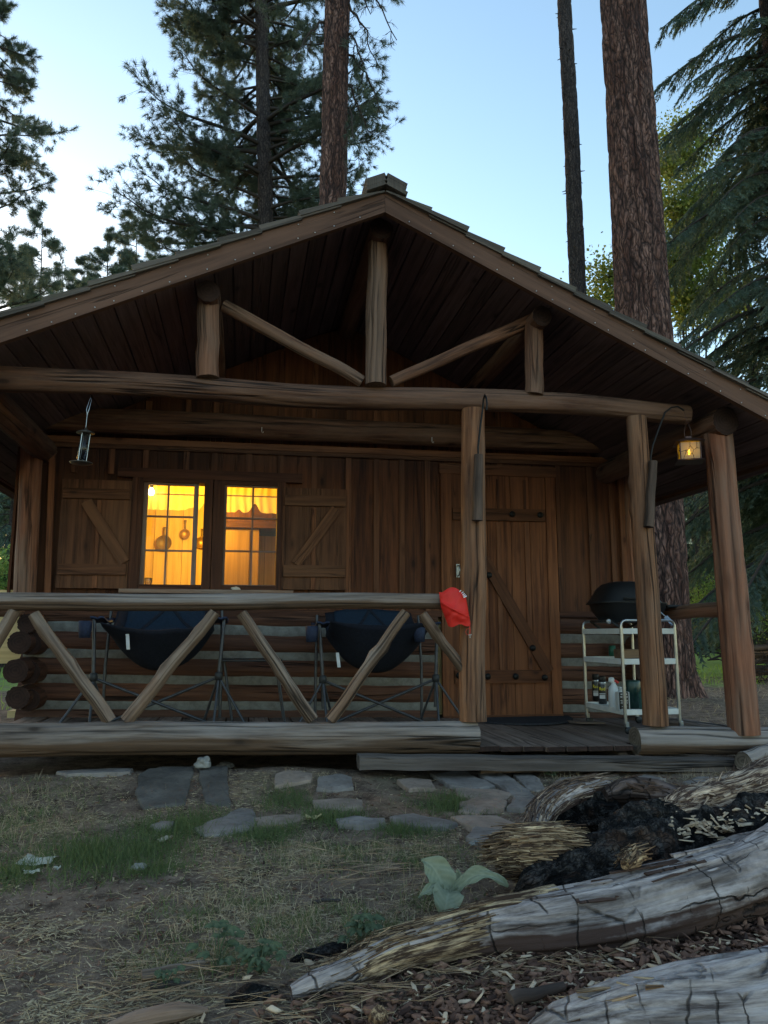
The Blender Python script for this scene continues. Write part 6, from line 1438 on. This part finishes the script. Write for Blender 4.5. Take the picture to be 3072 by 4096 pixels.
# big drooping fir at right
t=thing('fir_tree','huge dark fir with drooping boughs filling the top right corner','tree',(aY(3230,1500,9).x,9,.1)); xt=aY(3230,1500,9).x
trunk_mesh('trunk',[Vector((xt,9,-.1)),Vector((xt-.1,9,8)),Vector((xt-.2,9,17))],[.34,.25,.12],'bark2',t,20,.02,1,.2,.2)
crown_mesh(t,(xt,9,0),2.2,16,lambda u:(4.5-1.6*u),190,'fir','fir','crown',None,1.1,21,-.05,1.5)
p=aY(3000,1300,17); firtree('tall dark fir behind the big one at the right edge',p.x,17,14.5,4.3,150,'fir',.4,.8,1.15,None,5)
p=aY(2780,2100,24); firtree('dark fir seen between the ponderosa and the far right post',p.x,24,10.5,3.6,130,'fir',.3,.7,1.2,None,6)
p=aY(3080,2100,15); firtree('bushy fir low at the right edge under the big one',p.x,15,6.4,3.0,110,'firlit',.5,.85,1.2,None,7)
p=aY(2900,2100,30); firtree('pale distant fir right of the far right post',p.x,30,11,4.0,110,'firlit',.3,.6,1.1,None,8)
# broad leaved tree
def leaftree(name,label,cat,pts,Y,n,size,mat,depth=1.2,group=None,trunk=None,seed=0):
    rg=np.random.default_rng(seed); P=[];T=[]; c0=aY(pts[0][0],pts[0][1],Y); x0=sum(aY(p_[0],p_[1],Y).x for p_ in pts)/len(pts); g0=float(gh(x0,Y)); t=thing(name,label,cat,(x0,Y,g0),group); lm=MB()
    tot=sum(p_[2]*p_[3] for p_ in pts); root=Vector((x0,Y,g0-.05))
    for px,py,rx,ry in pts:
        c=aY(px,py,Y); sx=(aY(px+rx,py,Y)-c).length; sz=(aY(px,py-ry,Y)-c).length; m_=max(3,int(n*rx*ry/tot/34))
        lm.tube([root,root.lerp(c,.5)+Vector((0,0,.1*(c-root).length)),c],[.004*(c-root).length+.004,.002*(c-root).length+.004,.004],5,.4)
        for _ in range(m_):
            q_=nrm(rg.normal(size=3))*rg.random()**.45*np.array([sx,depth*min(sx,sz),sz])+np.array(c); lm.tube([c,c.lerp(Vector(q_),.6)+Vector((0,0,.05)),Vector(q_)],[.012,.006,.003],4,.4,0,False)
            k=34; P.append(q_[None]+rg.normal(scale=size*2.6,size=(k,3))*np.array([1.2,1.2,.8])); T.append(np.full(k,rg.random())*.6+rg.random(k)*.4)
    P=np.concatenate(P); T=np.concatenate(T); k=len(P); u=nrm(rg.normal(size=(k,3))+np.array([0,0,-.3])); s_=nrm(np.cross(u,rg.normal(size=(k,3)))); L=size*rg.uniform(.6,1.3,k)[:,None]
    V=np.stack([P,P+u*L*.5+s_*L*.33,P+u*L,P+u*L*.5-s_*L*.33],1).reshape(-1,3); F=(np.arange(k)[:,None]*4+np.arange(4)[None])
    npmesh('crown',V,F,M[mat],t,tone=np.repeat(T,4)); lm.build('trunk' if trunk else 'stems',M['twig'],t); return t
leaftree('maple_tree','yellow green leafy tree behind the ponderosa and the big fir','tree',[(2690,640,90,110),(2760,560,70,80),(2720,850,110,120),(2850,800,70,110),(2700,1050,110,110),(2800,1000,90,90),(2440,1120,75,85),(2430,1210,50,50),(2760,1200,120,120),(2900,1180,60,80)],15,26000,.115,'leaf',1.0,None,True,1)
leaftree('shrub','bright green bush right behind the side rail, nearest the ponderosa','shrub',[(2790,2330,55,70),(2850,2370,50,50),(2760,2400,40,40),(2830,2440,80,50)],14,3800,.05,'shrub',1.2,None,None,2)
leaftree('shrub','leafy bush right of the far right post above the brush pile','shrub',[(3060,2440,60,70),(3010,2500,50,50),(3110,2380,80,90)],13,3200,.05,'shrub',1.2,None,None,3)
leaftree('shrub','dull green thicket behind the fallen grey tree in the meadow','shrub',[(2800,2490,70,35),(2880,2480,70,45),(2980,2500,80,50),(2700,2480,80,40)],20,3800,.06,'firlit',1.2,None,None,4)
leaftree('shrub','low green bush under the left eave by the corner post','shrub',[(20,2320,60,50),(90,2350,40,40),(-70,2330,60,60),(40,2250,50,50)],9,3000,.05,'shrub',1.2,None,None,5)
# meadow grass, fallen trunk, brush
x=rng.uniform(3.8,22,16000); y=rng.uniform(6.5,26,16000); k=(vn(x,y,.5,3)>.3)&(y>7.2); x,y=x[k],y[k]; n=len(x); a=rng.uniform(0,2*pi,n); u=rng.uniform(.8,1.5,n)
V,F,kk=blades(np.stack([x,y,gh(x,y)-.01],1),np.stack([np.cos(a)*np.cos(u),np.sin(a)*np.cos(u),np.sin(u)],1),rng.uniform(.10,.24,n),rng.uniform(.008,.016,n),.3,None,2)
tag(npmesh('meadow_grass',V,F,M['meadow'],tone=np.repeat(rng.random(n),kk)),'bright green meadow grass beyond the big ponderosa','grass',None,'stuff')
x=rng.uniform(-14,-2.4,9000); y=rng.uniform(2,20,9000); n=len(x); a=rng.uniform(0,2*pi,n); u=rng.uniform(.8,1.5,n)
V,F,kk=blades(np.stack([x,y,gh(x,y)-.01],1),np.stack([np.cos(a)*np.cos(u),np.sin(a)*np.cos(u),np.sin(u)],1),rng.uniform(.08,.2,n),rng.uniform(.006,.012,n),.3,None,2)
tag(npmesh('meadow_grass',V,F,M['meadow'],tone=np.repeat(rng.random(n),kk)),'green grass to the left of the cabin','grass',None,'stuff')
x=rng.uniform(3.5,12,7000); y=rng.uniform(.3,9,7000); n=len(x); a=rng.uniform(0,2*pi,n); u=rng.uniform(.1,1.2,n)
V,F,kk=blades(np.stack([x,y,gh(x,y)],1),np.stack([np.cos(a)*np.cos(u),np.sin(a)*np.cos(u),np.sin(u)],1),rng.uniform(.05,.13,n),rng.uniform(.003,.007,n),.2,None,2)
tag(npmesh('dry_grass',V,F,M['dry'],tone=np.repeat(rng.random(n),kk)),'dry grass around the foot of the ponderosa','dry grass',None,'stuff')
a=aY(2660,2562,17); b=aY(2960,2566,17.5); g1=float(gh(a.x,17)); a.z=g1+.10; b.z=float(gh(b.x,17.5))+.10; b=b+(b-a)*.6
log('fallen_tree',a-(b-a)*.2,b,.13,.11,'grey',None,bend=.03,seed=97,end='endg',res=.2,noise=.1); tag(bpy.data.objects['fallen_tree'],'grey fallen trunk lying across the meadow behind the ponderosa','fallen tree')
def branchy(px0,py0,px1,py1,Y,r,label,tw=6,seed=0):
    rg=random.Random(seed); a=aY(px0,py0,Y); b=aY(px1,py1,Y+.2); mb=MB(); P=path(a,b,10,.06,seed); mb.tube(P,[r*(1-.7*i/9) for i in range(10)],7,.3)
    for _ in range(tw):
        k=rg.randrange(3,10); d=Vector((rg.uniform(-.3,1),rg.uniform(-1,1),rg.uniform(-.2,.9))).normalized(); l=rg.uniform(.2,.5); mb.tube([P[k],P[k]+d*l*.5+Vector((0,0,.03)),P[k]+d*l],[r*.4,r*.3,r*.12],5,.3)
    o=mb.build('dead_branch',M['twig']); tag(o,label,'branch'); return o
branchy(2900,2620,2745,2585,9,.022,'upper dead dark branch lying in the meadow grass',5,1)
branchy(2960,2600,2830,2640,8.6,.035,'thicker dead branch lying below the dark one in the grass',7,2)
branchy(2755,2600,2850,2640,8.8,.018,'curved thin dead branch crossing toward the thicker one',4,3)
# brush pile at the right edge
rg=random.Random(5)
BL=['topmost','second','third','fourth','fifth','sixth','lowest']
for i in range(7):
    py=2590+i*27; a=aY(2985,py,7.5+.1*i); b=a+Vector((2.4,rg.uniform(-.6,.6),rg.uniform(-.1,.12))); g1=max(float(gh(a.x,a.y)),a.z-.0)
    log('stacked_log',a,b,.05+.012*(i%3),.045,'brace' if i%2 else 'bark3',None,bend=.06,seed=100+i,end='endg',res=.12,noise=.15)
for i,o in enumerate(sorted([o for o in bpy.data.objects if o.name.startswith('stacked_log')],key=lambda o:o.name)): tag(o,f'{BL[i]} of the rough logs piled at the right edge beyond the post','log','rough logs in the brush pile')
mb=MB()
for i in range(90):
    a=Vector(aY(3050+rg.gauss(0,50),2620+rg.gauss(0,70),7.6)); d=Vector((rg.gauss(0,1),rg.gauss(0,.6),rg.gauss(0,.5))).normalized(); l=rg.uniform(.3,.8); a.z=max(a.z,.05); mb.tube([a,a+d*l*.5+Vector((0,0,.08)),a+d*l],[.009,.007,.003],4,.4,0,False)
tag(mb.build('brush_twigs',M['twig']),'tangle of dead twigs on the pile of rough logs','twigs',None,'stuff')
# more of the forest, mostly outside this view
def dup(root,loc,rz,s,label):
    r=root.copy(); COL.objects.link(r); r.location=loc; r.rotation_euler=(0,0,rz); r.scale=(s,s,s); r['label']=label; r['group']='outlying forest firs'
    for ch in [c for c in bpy.data.objects if c.parent==root]:
        c=ch.copy(); COL.objects.link(c); c.parent=r; c.matrix_parent_inverse=ch.matrix_parent_inverse.copy()
    return r
src=firtree('tall fir standing far left beyond the picture edge',-17,22,13,3.8,90,'fir',.4,.6,.9,'outlying forest firs',11)
for i,(x_,y_,s_,lb) in enumerate(((-12,15,.85,'shorter fir standing in front of the tall far left fir'),(-22,30,1.2,'largest fir of the far left forest edge'),(-9,34,1.05,'fir far behind the cabin on the left, hidden by the roof'),(4,40,1.1,'fir far behind the middle of the cabin'),(20,20,1.0,'fir standing beyond the right edge of the picture'),(24,34,1.25,'largest fir beyond the right edge of the picture'),(13,44,1.2,'fir far back behind the ponderosa'),(-30,20,1.1,'outermost fir on the far left'))):
    dup(src,(x_,y_,float(gh(x_,y_))),i*1.3,s_,lb)

# ================================================================== SKY AND LIGHT
SUN_EL,SUN_AZ=radians(3.5),radians(-24)      # low, behind the cabin to the left (azimuth from +Y toward +X)
wd=bpy.data.worlds.new('World'); sc.world=wd; wd.use_nodes=True; nt=wd.node_tree
bg=nt.nodes['Background']; sk_=nt.nodes.new('ShaderNodeTexSky'); sk_.sky_type='NISHITA'; sk_.sun_disc=False
sk_.sun_elevation=SUN_EL; sk_.sun_rotation=SUN_AZ; sk_.altitude=600; sk_.air_density=1.0; sk_.dust_density=1.0; sk_.ozone_density=1.5
nt.links.new(sk_.outputs[0],bg.inputs['Color']); bg.inputs['Strength'].default_value=.15
sl=bpy.data.lights.new('sun','SUN'); sl.energy=.07; sl.angle=radians(.5); sl.color=(1,.72,.42); so=bpy.data.objects.new('sun',sl); COL.objects.link(so)
d=Vector((sin(SUN_AZ)*cos(SUN_EL),cos(SUN_AZ)*cos(SUN_EL),sin(SUN_EL))); so.rotation_euler=d.to_track_quat('Z','Y').to_euler(); so.location=(0,0,30)
sc.view_settings.view_transform='Standard'; sc.view_settings.look='None'; sc.view_settings.gamma=1; sc.view_settings.exposure=EXPO
sc.cycles.use_denoising=True; sc.cycles.max_bounces=8; sc.cycles.diffuse_bounces=4; sc.cycles.transparent_max_bounces=12; sc.cycles.sample_clamp_indirect=4
